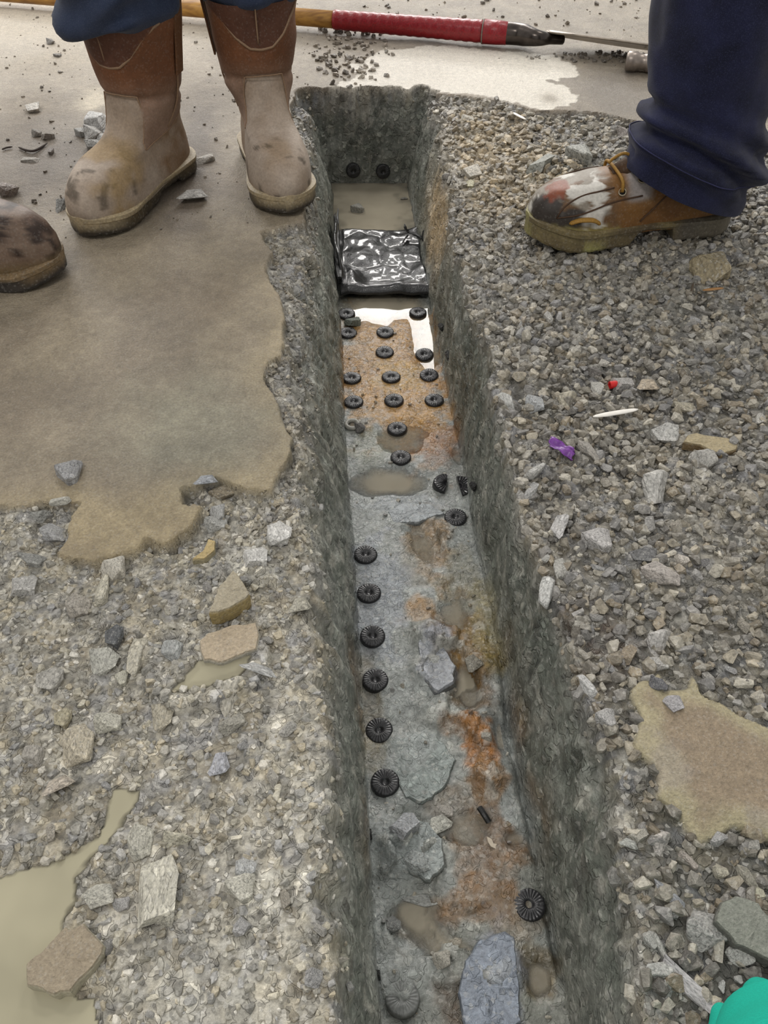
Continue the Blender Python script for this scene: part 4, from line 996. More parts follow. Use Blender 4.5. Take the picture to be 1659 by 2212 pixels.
def stone(px, py, w, h, col, label, rot=0.0, flat=.6, k=0, zoff=0.0, name='stone', group=None, sink=.25):
    """w, h: size as seen; rot: turn about the vertical"""
    p = g(px, py, -.004 + zoff); zz = zat(p[0], p[1]); p = g(px, py, zz + .25 * h / 1700.0)
    dp = depth_of(p); e = math.asin((CAMZ - p[2]) / np.linalg.norm(p - np.array([0, 0, CAMZ])))
    a = w * dp / F / 2; b = h * dp / F / 2 / (math.sin(e) * .75 + .35 * math.cos(e)); c = flat * min(a, b)
    me = fine_me[k % len(fine_me)]
    if isinstance(col, int): col = GREY[col]
    o = link(name, me); o.location = (p[0], p[1], zz + c * (.62 - sink)); o.rotation_euler = (0, 0, math.radians(rot))
    hh = np.array([v_.co[:] for v_ in me.vertices]); ext = (hh.max(0) - hh.min(0)) / 2
    ca, sa = abs(math.cos(math.radians(rot))), abs(math.sin(math.radians(rot)))
    sx, sy = (a, b) if ca > .7 else (b, a)
    if rot and .25 < sa < .97: sx, sy = max(a, b) * 1.1, min(a, b) * .75
    o.scale = (sx / ext[0], sy / ext[1], c / ext[2]); o.color = (*srgb(np.clip((col * .9 + col.mean() * .1 * np.array([1.03, 1.0, .93])) * .66, .01, .8)), 1)
    return tag(o, label, 'stone', group)
T = lambda *c: lin(*c)
S = [  # left, near half
 (295, 1405, 42, 86, T(172, 160, 128), 'long upright beige stone left of the peach slab fragment', 90, .7, 2),
 (500, 1500, 62, 76, T(158, 148, 124), 'round beige grey stone below the peach slab fragment, near the trench', 0, .8, 0),
 (165, 1597, 68, 86, T(166, 148, 112), 'rounded beige stone with a dark gap at its left, mid left rubble', 0, .7, 1),
 (112, 1702, 50, 54, T(174, 152, 124), 'pinkish tan blocky stone just above the corner puddle', 20, .9, 4),
 (138, 1880, 52, 42, T(176, 174, 172), 'whitish speckled stone on the bank of the corner puddle', 10, .8, 5),
 (70, 2062, 42, 36, T(132, 126, 104), 'small grey green stone in the puddle touching the big tan slab fragment', 40, .6, 6),
 (436, 1042, 52, 26, T(118, 124, 134), 'bluish grey brick shaped stone in the notch of the screed edge', 0, .8, 4),
 (478, 1062, 60, 32, T(104, 88, 62), 'rough brown lump in the notch of the screed edge', 10, .7, 7),
 (140, 1016, 56, 56, T(104, 104, 106), 'dark grey angular lump sitting on the brown screed', 0, .7, 3),
 (246, 1374, 42, 42, T(44, 46, 48), 'black stone beside the long upright beige stone', 0, .8, 8),
 (246, 1226, 56, 46, T(188, 176, 150), 'cream blocky stone at the top of a small pale cluster', 5, .9, 9),
 (215, 1268, 34, 66, T(188, 176, 140), 'narrow yellowish cream stone standing below the cream block', 90, .8, 10),
 (168, 1305, 58, 46, T(140, 128, 110), 'brown grey stone left of the narrow yellowish stone', 0, .7, 11),
 (465, 1652, 46, 50, T(136, 138, 150), 'bluish grey square stone on the left rubble', 0, .7, 4),
 (232, 1556, 62, 42, T(176, 170, 142), 'cream stone with a flat top right of the rounded beige stone', 0, .7, 1),
 (345, 1542, 46, 52, T(154, 140, 108), 'tan stone in mid left rubble beside the cream flat topped stone', 0, .7, 6),
 (135, 1550, 40, 36, T(154, 138, 94), 'mustard tinted stone above the rounded beige stone', 0, .7, 8),
 (68, 1632, 48, 40, T(142, 132, 116), 'brown grey stone at the left frame edge of the mid rubble', 0, .7, 2),
 (330, 1915, 92, 130, T(172, 164, 136), 'big cream rugged lump in the lower left rubble', 0, .5, 5),
 (210, 1932, 72, 46, T(178, 172, 148), 'pale lumpy stone between the puddle bank and the big cream lump', 0, .7, 7),
 (262, 1950, 40, 26, T(150, 146, 142), 'grey oval stone at the foot of the big cream lump', 0, .7, 9),
 (512, 1915, 66, 56, T(176, 170, 144), 'pale cream stone in the lower rubble towards the trench', 0, .7, 3),
 (528, 1868, 48, 42, T(148, 150, 148), 'smooth grey stone above the pale cream stone', 0, .7, 10),
 (300, 1812, 58, 66, T(170, 164, 138), 'cream and white stone above the big cream lump', 0, .6, 11),
 (375, 1815, 60, 42, T(168, 158, 122), 'tan stone right of the cream and white stone', -20, .6, 0),
 (640, 1312, 50, 36, T(146, 138, 112), 'grey tan stone on the left rim of the trench', 0, .8, 4),
 (218, 1423, 62, 52, T(150, 148, 130), 'grey cream stone below the black stone', 0, .6, 6),
 (258, 1462, 28, 34, T(188, 180, 146), 'small cream stone under the long upright beige stone', 0, .7, 3),
 (105, 1465, 62, 46, T(140, 134, 120), 'flat grey brown oval stone in the left rubble', 0, .5, 8),
 (48, 1262, 60, 46, T(150, 146, 138), 'light grey stone at the left frame edge below the screed', 0, .6, 5),
 (470, 1103, 34, 40, T(150, 150, 146), 'pale grey rounded stone under the brown lump of the screed notch', 0, .8, 9),
 (466, 1130, 52, 34, T(146, 146, 138), 'grey stone under the pale grey rounded stone', 0, .7, 1),
 (600, 1083, 32, 20, T(190, 166, 120), 'small tan chip below the screed corner', 0, .6, 7),
 (128, 1080, 24, 32, T(206, 200, 176), 'whitish stone at the lower edge of the screed', 20, .8, 2),
 (115, 1148, 66, 44, T(132, 132, 132), 'flat bluish grey stone left of the screed tongue', -15, .5, 11),
 (80, 1118, 50, 30, T(106, 106, 98), 'dark grey stone under the screed edge at the left', 0, .6, 0),
 (60, 1205, 60, 34, T(98, 98, 92), 'dark lump in the left rubble below the screed', -20, .6, 3),
 (535, 1360, 1, 1, 0, None, 0, .5, 0),
 (370, 1405, 50, 46, T(130, 134, 130), 'blue grey rounded stone left of the small puddle', 0, .6, 2),
 (545, 1440, 82, 28, T(150, 150, 146), 'flat grey flake beside the small puddle by the trench', -28, .5, 4),
 (435, 1185, 1, 1, 0, None, 0, .5, 0),
 (545, 1240, 1, 1, 0, None, 0, .5, 0),
 (550, 1200, 56, 46, T(206, 202, 192), 'chalky white lump in the rubble above the triangular chip', 0, .6, 5),
 (600, 1140, 56, 60, T(212, 208, 198), 'chalky white lump near the trench rim below the screed corner', 0, .5, 10),
 (500, 1560, 56, 40, T(124, 118, 100), 'dark tan rounded stone under the round beige grey stone', 30, .6, 1),
 # left, far half
 (207, 268, 52, 46, T(158, 156, 152), 'pale grey stone leaning behind the dusty boot', 0, .8, 2),
 (172, 288, 26, 18, T(120, 118, 112), 'small grey stone left of the pale one behind the boot', 0, .8, 3),
 (198, 292, 38, 26, T(132, 128, 120), 'grey lump in the small heap behind the boot', 0, .8, 6),
 (206, 318, 48, 26, T(92, 90, 84), 'dark jagged stone at the near end of the heap behind the boot', -20, .7, 7),
 (222, 300, 26, 22, T(150, 146, 138), 'little light stone in the heap behind the boot', 0, .8, 9),
 (203, 358, 40, 22, T(96, 90, 82), 'dark flat stone beside the instep of the left dusty boot', 20, .6, 10),
 (178, 388, 26, 22, T(70, 62, 56), 'dark brown clod left of the boot instep', 0, .8, 11),
 (135, 446, 34, 28, T(82, 82, 78), 'dark shiny wet stone left of the dusty toe cap', 0, .8, 0),
 (405, 426, 66, 34, T(104, 100, 92), 'dark flat stone between the two dusty boots', 0, .45, 4),
 (80, 290, 22, 14, T(74, 66, 56), 'dark clod beside the curved twig', 0, .8, 1),
 (104, 296, 26, 16, T(88, 76, 64), 'brown clod above the curved twig', 20, .8, 5),
 (110, 328, 14, 12, T(78, 66, 58), 'small brown clod below the tip of the curved twig', 0, .8, 8),
 (66, 348, 44, 16, T(108, 98, 84), 'flat brown stone in the floor below the curved twig', 0, .5, 2),
 (122, 120, 18, 8, T(70, 64, 58), 'dark flat chip on the far bright floor left of the boots', 0, .5, 3),
 (108, 92, 18, 10, T(92, 86, 78), 'grey chip on the far bright floor left of the boots', 0, .7, 6),
 (70, 232, 32, 26, T(176, 164, 146), 'round pale pebble set in the floor at the far left', 0, .5, 7),
 (490, 335, 1, 1, 0, None, 0, .5, 0),
 (440, 345, 50, 20, T(150, 138, 122), 'pale thin chip between the boots near the far heel', 30, .5, 9),
 (20, 410, 40, 30, T(70, 56, 48), 'dark clod behind the muddy boot toe at the frame edge', 0, .8, 10),
 # right, from far to near
 (1010, 262, 28, 20, T(172, 160, 136), 'pale stone at the far end of the tan pebble patch', 0, .8, 1),
 (1245, 340, 60, 40, T(112, 112, 100), 'greenish grey rugged lump in the ridge left of the laced boot', 0, .8, 3),
 (1170, 355, 50, 50, T(104, 106, 94), 'dark greenish stone at the left end of the ridge', 50, .8, 5),
 (1345, 290, 30, 22, T(84, 74, 66), 'dark brown stone beside the jeans hem', 0, .8, 6),
 (1018, 372, 42, 34, T(172, 158, 132), 'beige flat stone in the tan pebble patch by the rim', 0, .6, 7),
 (1015, 402, 22, 18, T(172, 160, 104), 'small yellowish stone by the right rim', 0, .8, 8),
 (1535, 576, 78, 66, T(96, 80, 48), 'round rusty brown mud lump in front of the boot heel', 0, .7, 9),
 (1630, 225, 34, 46, T(172, 168, 158), 'pale grey stone behind the jeans at the frame edge', 0, .9, 10),
 (1635, 360, 60, 30, T(92, 84, 72), 'dark brown stone behind the heel at the frame edge', -15, .6, 11),
 (1230, 866, 44, 44, T(160, 146, 112), 'beige stone with a pale edge near the right rim', 0, .7, 0),
 (1155, 868, 40, 40, T(140, 144, 146), 'bluish grey rounded stone near the right rim', 0, .7, 1),
 (1097, 868, 32, 50, T(172, 172, 164), 'pale stone on the right rim of the trench', 0, .8, 2),
 (1295, 838, 28, 36, T(160, 156, 142), 'light oval stone below the red tube', 90, .6, 3),
 (1390, 836, 52, 34, T(140, 116, 84), 'brown angular stone right of the red tube', -10, .6, 4),
 (1345, 828, 46, 32, T(126, 120, 114), 'brown grey rounded stone right below the red tube', 0, .7, 5),
 (1283, 805, 32, 20, T(48, 44, 40), 'dark rounded stone left of the red tube', 0, .7, 6),
 (1140, 1063, 1, 1, 0, None, 0, .5, 0),
 (1475, 878, 40, 32, T(152, 138, 104), 'tan stone right of the white plastic stick', -30, .6, 7),
 (1440, 940, 60, 44, T(142, 140, 132), 'light grey stone left of the long tan chip', 0, .6, 8),
 (1522, 988, 56, 42, T(130, 126, 116), 'grey stone right under the long tan chip', 0, .7, 9),
 (1155, 1012, 34, 40, T(176, 172, 162), 'pale grey angular stone below the purple scrap', 40, .7, 10),
 (1275, 968, 32, 50, T(138, 128, 114), 'brown grey long stone right of the purple scrap', -60, .7, 11),
 (1425, 1045, 64, 66, T(150, 146, 136), 'large rounded grey stone in the middle of the right rubble', 0, .6, 0),
 (1147, 1058, 34, 44, T(168, 166, 162), 'pale square stone left of the large rounded grey stone, near the rim', 60, .7, 1),
 (1207, 1142, 44, 62, T(168, 164, 160), 'pale pinkish grey block near the right rim', 60, .8, 4),
 (1186, 1270, 48, 68, T(186, 186, 178), 'white angular stone on the right rim', 75, .8, 2),
 (1285, 1165, 68, 56, T(148, 142, 138), 'grey pinkish stone right of the pale block', 0, .7, 3),
 (1268, 1128, 46, 26, T(160, 154, 142), 'flat light stone right above the grey pinkish stone', -20, .6, 5),
 (1213, 1228, 32, 46, T(148, 144, 132), 'upright grey stone between the pale block and the white stone', 90, .7, 6),
 (1178, 1208, 24, 18, T(196, 192, 178), 'small whitish stone left of the upright grey stone', 30, .8, 7),
 (1392, 1198, 62, 32, T(54, 54, 54), 'dark flat stone with a thin tail on the right rubble', 0, .5, 8),
 (1515, 1214, 44, 20, T(60, 58, 58), 'dark thin stone right of the pinkish pebble', 0, .5, 9),
 (1473, 1204, 28, 30, T(188, 172, 150), 'pinkish cream pebble between the two dark stones', 0, .8, 10),
 (1436, 1237, 80, 54, T(148, 134, 122), 'rosy grey lump below the dark flat stone', -20, .6, 11),
 (1430, 1388, 58, 52, T(156, 150, 142), 'light grey rounded stone above the sandy screed remnant', 0, .7, 0),
 (1422, 1430, 46, 30, T(166, 160, 150), 'pale flat stone touching the top of the sandy remnant', 0, .6, 1),
 (1268, 1477, 34, 46, T(206, 204, 200), 'bright white stone left of the sandy remnant', -60, .7, 2),
 (1306, 1550, 46, 42, T(150, 146, 142), 'grey rounded stone left of the sandy remnant tip', 0, .8, 3),
 (1270, 1540, 30, 30, T(144, 140, 134), 'small grey stone left of the grey rounded stone by the remnant', 0, .8, 4),
 (1358, 1412, 44, 40, T(112, 92, 66), 'brown stone by the dark cavity of the right wall', 45, .7, 5),
 (1420, 1474, 38, 30, T(56, 56, 60), 'black angular stone lying on the sandy remnant', -30, .6, 6),
 (1456, 1515, 42, 36, T(150, 144, 148), 'pale violet grey stone set in the sandy remnant', 0, .4, 7),
 (1182, 1336, 58, 54, T(138, 142, 150), 'shiny bluish grey stone on the right rim', 0, .7, 8),
 (1204, 1370, 40, 38, T(156, 160, 144), 'pale green grey stone under the shiny bluish one', 0, .7, 9),
 (1184, 1448, 28, 20, T(188, 178, 142), 'small yellowish chip at the edge of the dark cavity', 0, .5, 10),
 (1303, 1300, 1, 1, 0, None, 0, .5, 0),
 (1300, 1862, 26, 60, T(172, 164, 154), 'long pale stone lying crosswise in the near right rubble', -65, .8, 2),
 (1324, 1848, 24, 46, T(158, 152, 144), 'shorter pale stone right of the long pale stone', -75, .8, 6),
 (1352, 1820, 32, 32, T(150, 152, 140), 'small greenish grey block right of the two pale stones', -30, .8, 4),
 (1434, 1822, 46, 40, T(172, 160, 148), 'pinkish rounded stone under the sandy remnant', 0, .8, 0),
 (1490, 1855, 26, 36, T(172, 152, 134), 'pink tan pebble at the right of the pinkish rounded stone', -50, .8, 1),
 (1298, 1742, 36, 30, T(182, 160, 140), 'rosy stone on the right slope', 0, .6, 3),
 (1380, 1804, 38, 32, T(150, 142, 122), 'tan grey block above the small greenish block', 20, .8, 5),
 (1448, 1925, 38, 66, T(122, 126, 134), 'bluish dark pointed stone in the near right rubble', -55, .7, 7),
 (1268, 1805, 36, 56, T(126, 128, 114), 'ribbed green grey stone on the right slope', 70, .7, 8),
 (1346, 1965, 42, 38, T(168, 168, 152), 'pale faceted stone in the near right rubble', 40, .8, 9),
 (1556, 1878, 32, 30, T(162, 150, 118), 'cream pebble near the right frame edge', 0, .8, 10),
 (1620, 1893, 36, 46, T(128, 120, 98), 'tan brown block near the right frame edge', -60, .7, 11),
 (1500, 2115, 46, 130, T(172, 164, 166), 'long pinkish white stone pointing at the teal cloth', -52, .6, 6),
 (1432, 2100, 76, 32, T(160, 158, 150), 'long pale grey stone left of the pinkish white one', 0, .7, 2),
 (1430, 2038, 24, 44, T(166, 164, 152), 'small upright pale stone above the long pale grey stone', -75, .8, 10),
 (1404, 2030, 30, 34, T(150, 148, 138), 'grey pebble left of the small upright pale stone', 0, .8, 3),
 (1530, 2000, 90, 70, T(118, 116, 110), 'dull grey rock left of the big flat slab', 10, .5, 1),
 (1450, 2138, 44, 40, T(128, 128, 122), 'round grey stone below the long pale grey stone', 0, .6, 0),
 (1605, 2058, 60, 40, T(176, 174, 164), 'white glinting stone under the big flat slab', 0, .6, 9),
 (1638, 1930, 30, 22, T(206, 198, 150), 'pale yellow pebble at the right frame edge', 0, .8, 5),
 (1595, 2116, 20, 16, T(222, 218, 208), 'white chip resting by the teal cloth, the farther one', 0, .6, 3),
 (1561, 2134, 18, 22, T(222, 220, 212), 'white chip resting by the teal cloth, the nearer one', 60, .6, 4),
]
for q in S:
    px, py, w, h, col, lb, rot, flat, k = q
    if lb is None: continue
    stone(px, py, w, h, col, lb, rot, flat, k)
# stones down in the trench
def bed_stone(px, py, w, h, col, label, rot=0, flat=.7, k=0, up=.0, name='stone', cat='stone'):
    p = g(px, py, -D + .006 + up); dp = depth_of(p); a = w * dp / F / 2; b = h * dp / F / 2 * .95; c = flat * min(a, b); me = fine_me[k % 12]
    hh = np.array([v_.co[:] for v_ in me.vertices]); ext = (hh.max(0) - hh.min(0)) / 2
    base = max(zat(p[0], p[1]), -D - .004) if up == 0 else -D + up
    o = link(name, me); o.location = (p[0], p[1], base + c * .5); o.rotation_euler = (0, 0, math.radians(rot)); o.scale = (a / ext[0], b / ext[1], c / ext[2]); o.color = (*srgb(np.clip(col * .6, .01, .8)), 1)
    return tag(o, label, cat)
bed_stone(770, 450, 30, 30, T(120, 116, 104), 'wet grey stone rising out of the far pool', 20, .9, 3)
bed_stone(870, 424, 18, 12, T(96, 90, 80), 'small dark stone at the far right of the far pool', 0, .8, 4)
bed_stone(762, 693, 34, 28, T(66, 74, 64), 'dark green stone perched between two plugs at the left wall', 20, .8, 5, .004)
bed_stone(776, 926, 24, 26, T(44, 42, 40), 'dark lump beside the pale washer', 0, .8, 6)
bed_stone(1016, 1446, 44, 46, T(92, 86, 72), 'dark squarish brown stone in the ochre hollow', 25, .8, 4)
bed_stone(950, 1478, 34, 34, T(150, 142, 132), 'pale stone at the edge of the broken grey outcrop', 0, .8, 7)
bed_stone(985, 2031, 30, 20, T(176, 160, 132), 'small pinkish chip at the brim of the lower pool', 0, .6, 8)
bed_stone(955, 2074, 40, 40, T(168, 160, 140), 'cream stone below the lower pool', 0, .8, 9)
bed_stone(848, 1995, 34, 40, T(90, 92, 90), 'dark grey wet stone left of the lower pool', 0, .7, 10)
bed_stone(940, 1790, 60, 44, T(166, 164, 146), 'cream broken block in the middle of the near bed', 15, .7, 4)
bed_stone(905, 1870, 60, 50, T(132, 140, 138), 'blue green broken block below the cream block', 0, .7, 11)
bed_stone(875, 1800, 60, 50, T(140, 144, 150), 'bluish broken rock left of the cream block', 30, .7, 5)
bed_stone(905, 1940, 90, 34, T(132, 134, 128), 'grey ledge stone above the lower pool', 0, .5, 3)
bed_stone(960, 1752, 40, 34, T(160, 150, 136), 'pinkish grey broken stone beside the grey bed patch', 0, .7, 1)
bed_stone(1050, 1598, 24, 20, T(180, 172, 150), 'small cream pebble above the strong rust stain', 0, .8, 2)
# dark seal remnants stuck to the walls
for px, py, w, h, X_, lb in ((952, 708, 20, 30, 1, 'black seal remnant stuck on the right wall, the farthest of three'), (968, 772, 22, 44, 1, 'black seal remnant stuck on the right wall beside the rust bed'), (1021, 1052, 18, 34, 1, 'black seal remnant stuck on the right wall beside the split plug'),
                             (790, 1804, 18, 44, 0, 'black seal remnant at the foot of the left wall in the near half'), (803, 2108, 16, 40, 0, 'black seal remnant low on the left wall at the bottom')):
    zz = -D + (.045 if X_ else .012); p = g(px, py, zz); dp = depth_of(p)
    me = low_me[3 if X_ else 7]; o = link('seal_remnant', me); o.location = (min(p[0], .19) if X_ else max(p[0], .008), p[1], zz); s_ = dp / F / 2
    o.scale = (.006, h * s_, h * s_ * 1.1); o.color = (.02, .02, .02, 1); tag(o, lb, 'rubber')

# flat fragments of screed, drawn by outline, with their own thickness
def fragment(px, label, top, side, th=.012, zb=None, name='slab_fragment', tilt=(0, 0)):
    P0 = np.mean(px, axis=0); base = zat(*g(*P0, -.004)[:2]) if zb is None else zb
    pts = np.array([g(a, b, base + th) for a, b in px])
    out = []
    r = np.random.default_rng(int(P0[0]))
    for i in range(len(pts)):
        a, b = pts[i], pts[(i + 1) % len(pts)]; n = max(1, int(np.linalg.norm(b - a) / .005))
        for k in range(n): out.append(a + (b - a) * k / n + np.r_[r.normal(0, .0007, 2), 0])
    out = np.array(out); c = out.mean(0); n = len(out)
    top_in = c + (out - c) * .95; top_in[:, 2] += .0012; mid_ = out.copy(); mid_[:, 2] -= .002; bot = c + (out - c) * .97; bot[:, 2] = base - .004
    core = c + (out - c) * .5; core[:, 2] += .0016 + r.normal(0, .0003, n)
    V_ = np.vstack([bot, mid_, top_in, core, c + [0, 0, .002]])
    V_[:, 2] += (V_[:, 0] - c[0]) * tilt[0] + (V_[:, 1] - c[1]) * tilt[1]
    f = [(j * n + i, j * n + (i + 1) % n, (j + 1) * n + (i + 1) % n, (j + 1) * n + i) for j in range(3) for i in range(n)]
    f += [(3 * n + i, 3 * n + (i + 1) % n, 4 * n) for i in range(n)]
    cc = np.vstack([np.tile(side, (2 * n, 1)), np.tile(top, (2 * n + 1, 1))])
    me = mesh(name, V_ - [c[0], c[1], base], f, False, cc, np.full(len(V_), .45)); me.materials.append(M_slab)
    o = link(name, me); o.location = (c[0], c[1], base); return tag(o, label, 'slab fragment')
fragment([(55, 2085), (90, 2055), (140, 2003), (150, 2008), (182, 1995), (205, 2020), (228, 2042), (222, 2060), (200, 2090), (172, 2118), (148, 2140), (100, 2145), (60, 2125)], 'large tan slab fragment lying half in the corner puddle', lin(158, 145, 124), lin(176, 170, 148), .016, -.02)
fragment([(430, 1385), (450, 1368), (500, 1352), (552, 1346), (560, 1375), (554, 1402), (520, 1415), (480, 1432), (440, 1425), (428, 1405)], 'peach tan slab fragment beside the small puddle', lin(180, 164, 140), lin(176, 172, 160), .010, -.012)
fragment([(450, 1325), (470, 1275), (505, 1236), (520, 1250), (540, 1280), (530, 1292), (500, 1310), (470, 1322)], 'triangular beige slab chip leaning in the left rubble', lin(172, 162, 140), lin(168, 148, 100), .016, -.006, tilt=(-.1, .1))
fragment([(415, 1210), (440, 1190), (450, 1165), (465, 1170), (462, 1190), (440, 1208)], 'thin tan sliver of screed below the screed tongue', lin(190, 168, 118), lin(170, 160, 130), .008)
fragment([(1475, 955), (1485, 940), (1500, 936), (1530, 942), (1570, 946), (1595, 955), (1592, 972), (1570, 978), (1560, 986), (1540, 975), (1510, 962)], 'long tan chip of screed lying on the right rubble', lin(170, 156, 124), lin(120, 100, 70), .008)
fragment([(1556, 1948), (1590, 1936), (1632, 1950), (1665, 1990), (1720, 2060), (1700, 2090), (1640, 2062), (1590, 2040), (1545, 1990)], 'big flat grey slab of concrete at the right frame edge', lin(134, 136, 126), lin(96, 96, 90), .016, tilt=(.05, .1))
# outcrops of harder concrete that stand proud of the bed
bed_obj = bpy.data.objects['trench_floor']
for px, top, th in (([(905, 1352), (935, 1345), (948, 1385), (972, 1420), (985, 1442), (978, 1478), (945, 1498), (918, 1470), (905, 1410)], lin(150, 153, 158), .013),
                    ([(858, 1618), (900, 1590), (955, 1600), (985, 1640), (965, 1700), (915, 1738), (872, 1725), (855, 1680)], lin(132, 140, 137), .006),
                    ([(1002, 2212), (990, 2145), (1000, 2085), (1038, 2025), (1090, 2008), (1112, 2020), (1118, 2080), (1125, 2212), (1080, 2260), (1020, 2260)], lin(128, 136, 148), .011),
                    ([(835, 1785), (870, 1760), (925, 1775), (955, 1815), (962, 1870), (930, 1905), (885, 1888), (858, 1850)], lin(136, 142, 140), .010),
                    ([(835, 1105), (870, 1085), (930, 1090), (960, 1110), (900, 1130), (850, 1130)], lin(150, 155, 158), .003)):
    o = fragment(px, None, top, top * .6, th, -D + .002, 'outcrop', tilt=(.03, -.04))
    o.parent = bed_obj; del o['category']; o.data.materials.clear(); o.data.materials.append(M_bed)
# little things
def stick(a, b, w, label, col, name='plastic_stick', th=.0016):
    pa, pb = g(*a), g(*b); zz = max(zat(*pa[:2]), zat(*pb[:2]), zat(*((pa + pb) / 2)[:2])) + .005
    pa, pb = g(*a, zz), g(*b, zz); t = np.linspace(0, 1, 14)
    v, f = tube(pa + (pb - pa) * t[:, None], w * np.interp(t, [0, .08, .3, .7, .92, 1], [.25, .65, 1, 1, .7, .3]), 8, squash=.3)
    me = mesh(name, v - pa, f); me.materials.append(plain(name, col, .4, 0, 100, var=.06)); o = link(name, me); o.location = pa; return tag(o, label, 'stick')
stick((1281, 900), (1378, 884), .0042, 'white tapered plastic stick on the rubble below the red tube', lin(232, 228, 220))
stick((1103, 241), (1136, 258), .0042, 'short white stick near the far right rim of the trench', lin(232, 226, 216))
stick((1518, 627), (1563, 622), .0034, 'orange brown wood chip by the round rusty mud lump', lin(150, 108, 58), 'wood_chip')
stick((1498, 610), (1492, 640), .002, 'thin dark twig standing under the round rusty mud lump', lin(84, 74, 62), 'thin_twig')
p = g(1335, 805, .006); vv = []; n_ = 20
for x_, r_ in ((-.0075, .0028), (-.0075, .0052), (.0075, .0052), (.0075, .0028)):
    for k in range(n_): vv.append((x_, r_ * math.cos(2 * math.pi * k / n_), r_ * math.sin(2 * math.pi * k / n_)))
ff = [(j * n_ + k, j * n_ + (k + 1) % n_, ((j + 1) % 4) * n_ + (k + 1) % n_, ((j + 1) % 4) * n_ + k) for j in range(4) for k in range(n_)]
me = mesh('red_tube', vv, ff, False); me.materials.append(plain('red_plastic', lin(206, 30, 30), .4, var=.06)); o = link('red_tube', me)
o.location = (p[0], p[1], zat(p[0], p[1]) + .0075); o.rotation_euler = (0, 0, .12); tag(o, 'short bright red plastic tube lying on the right rubble', 'tube')
# purple scrap
base = g(1216, 953, .004); cor = [g(a, b, .004) for a, b in ((1190, 935), (1244, 960), (1238, 982), (1188, 953))]
uu, ww = np.meshgrid(np.linspace(0, 1, 16), np.linspace(0, 1, 10)); pv_ = []
for u, w in zip(uu.ravel(), ww.ravel()):
    q = (cor[0] * (1 - u) + cor[1] * u) * (1 - w) + (cor[3] * (1 - u) + cor[2] * u) * w
    q = q + np.array([.0015 * math.sin(9 * w + 4 * u), .0012 * math.sin(17 * u), .002 * math.sin(7 * u + 5 * w) + .0025 * math.sin(13 * w) * u]); q[2] += zat(base[0], base[1]) + .004
    pv_.append(q)
me = mesh('purple_scrap', np.array(pv_) - base, [(i * 16 + k, i * 16 + k + 1, i * 16 + 17 + k, i * 16 + 16 + k) for i in range(9) for k in range(15)]); me.materials.append(plain('purple_plastic', lin(112, 56, 140), .35, .3, 300, var=.2))
o = link('plastic_scrap', me); o.location = base; md = o.modifiers.new('thick', 'SOLIDIFY'); md.thickness = .0008; tag(o, 'crumpled purple plastic scrap on the right rubble', 'plastic')
def twig(pts, r, label, col):
    P_ = curve_pts([g(a, b, .003) for a, b in pts], 26); v, f = tube(P_, r * np.interp(np.linspace(0, 1, 26), [0, .1, .8, 1], [.4, 1, 1, .4]), 7)
    me = mesh('twig', v - P_[0], f); me.materials.append(plain('twig_bark', col, .8, .4, 300)); o = link('twig', me); o.location = P_[0]; return tag(o, label, 'twig')
twig([(40, 318), (55, 324), (72, 326), (88, 319), (102, 309)], .0022, 'curved dark twig on the floor left of the boots', lin(62, 52, 46))
twig([(4, 323), (14, 319), (27, 317)], .0016, 'short dark twig end left of the curved twig', lin(62, 52, 46))
P_ = curve_pts([g(1036, 1745, -D + .008), g(1046, 1760, -D + .009), g(1056, 1776, -D + .006)], 12); v, f = tube(P_, .0034, 8)
me = mesh('dark_stick', v - P_[0], f, False); me.materials.append(M_strip); o = link('dark_stick', me); o.location = P_[0]; tag(o, 'short dark stick on the brown bed above the wavy white scrap', 'stick')
ws = [(1052, 1807), (1062, 1812), (1066, 1822), (1078, 1824), (1090, 1832), (1086, 1838), (1072, 1834), (1060, 1828), (1054, 1818)]
tp_ = np.array([g(a, b, -D + .007) for a, b in ws]); n_ = len(tp_); v = np.vstack([tp_, tp_ - [0, 0, .0022]])
me = mesh('white_scrap', v - tp_[0], [tuple(range(n_))[::-1], tuple(range(n_, 2 * n_))] + [(i, (i + 1) % n_, n_ + (i + 1) % n_, n_ + i) for i in range(n_)], False); me.materials.append(plain('white_scrap', lin(190, 178, 160), .6, .2, 300, var=.1))
o = link('white_scrap', me); o.location = tp_[0]; tag(o, 'wavy whitish scrap on the brown bed near the right wall', 'scrap')

# loose stones that look alike, one object each, then the finer grit as stuff
clsv = np.where((fall < np.where(X < .1, .25, .14)) & (slab < .5) & (patch < .5) & (pit < .3) & (pit2 < .3), 1, 0)
def free(x, y):
    i, j = zat_n(x, y); return clsv[i, j] == 1
keep = [(o.location.x, o.location.y, max(o.scale.x, o.scale.y)) for o in scene.objects if o.type == 'MESH' and o.get('category') == 'stone']
zones = [((.24, .60, .62, 1.10), 45, (.008, .0125), 'loose grey stone among the rubble right of the trench below the laced boot', 'alike grey stones right of the trench'),
         ((.21, .40, .15, .62), 30, (.006, .011), 'loose grey stone in the near rubble right of the trench', 'alike grey stones in the near right rubble'),
         ((.24, .46, 1.28, 1.75), 25, (.009, .013), 'loose tan stone in the pale gravel by the far right rim', 'alike tan stones in the far gravel'),
         ((-.33, -.03, .16, .62), 40, (.005, .010), 'loose grey stone in the near rubble left of the trench', 'alike grey stones left of the trench')]
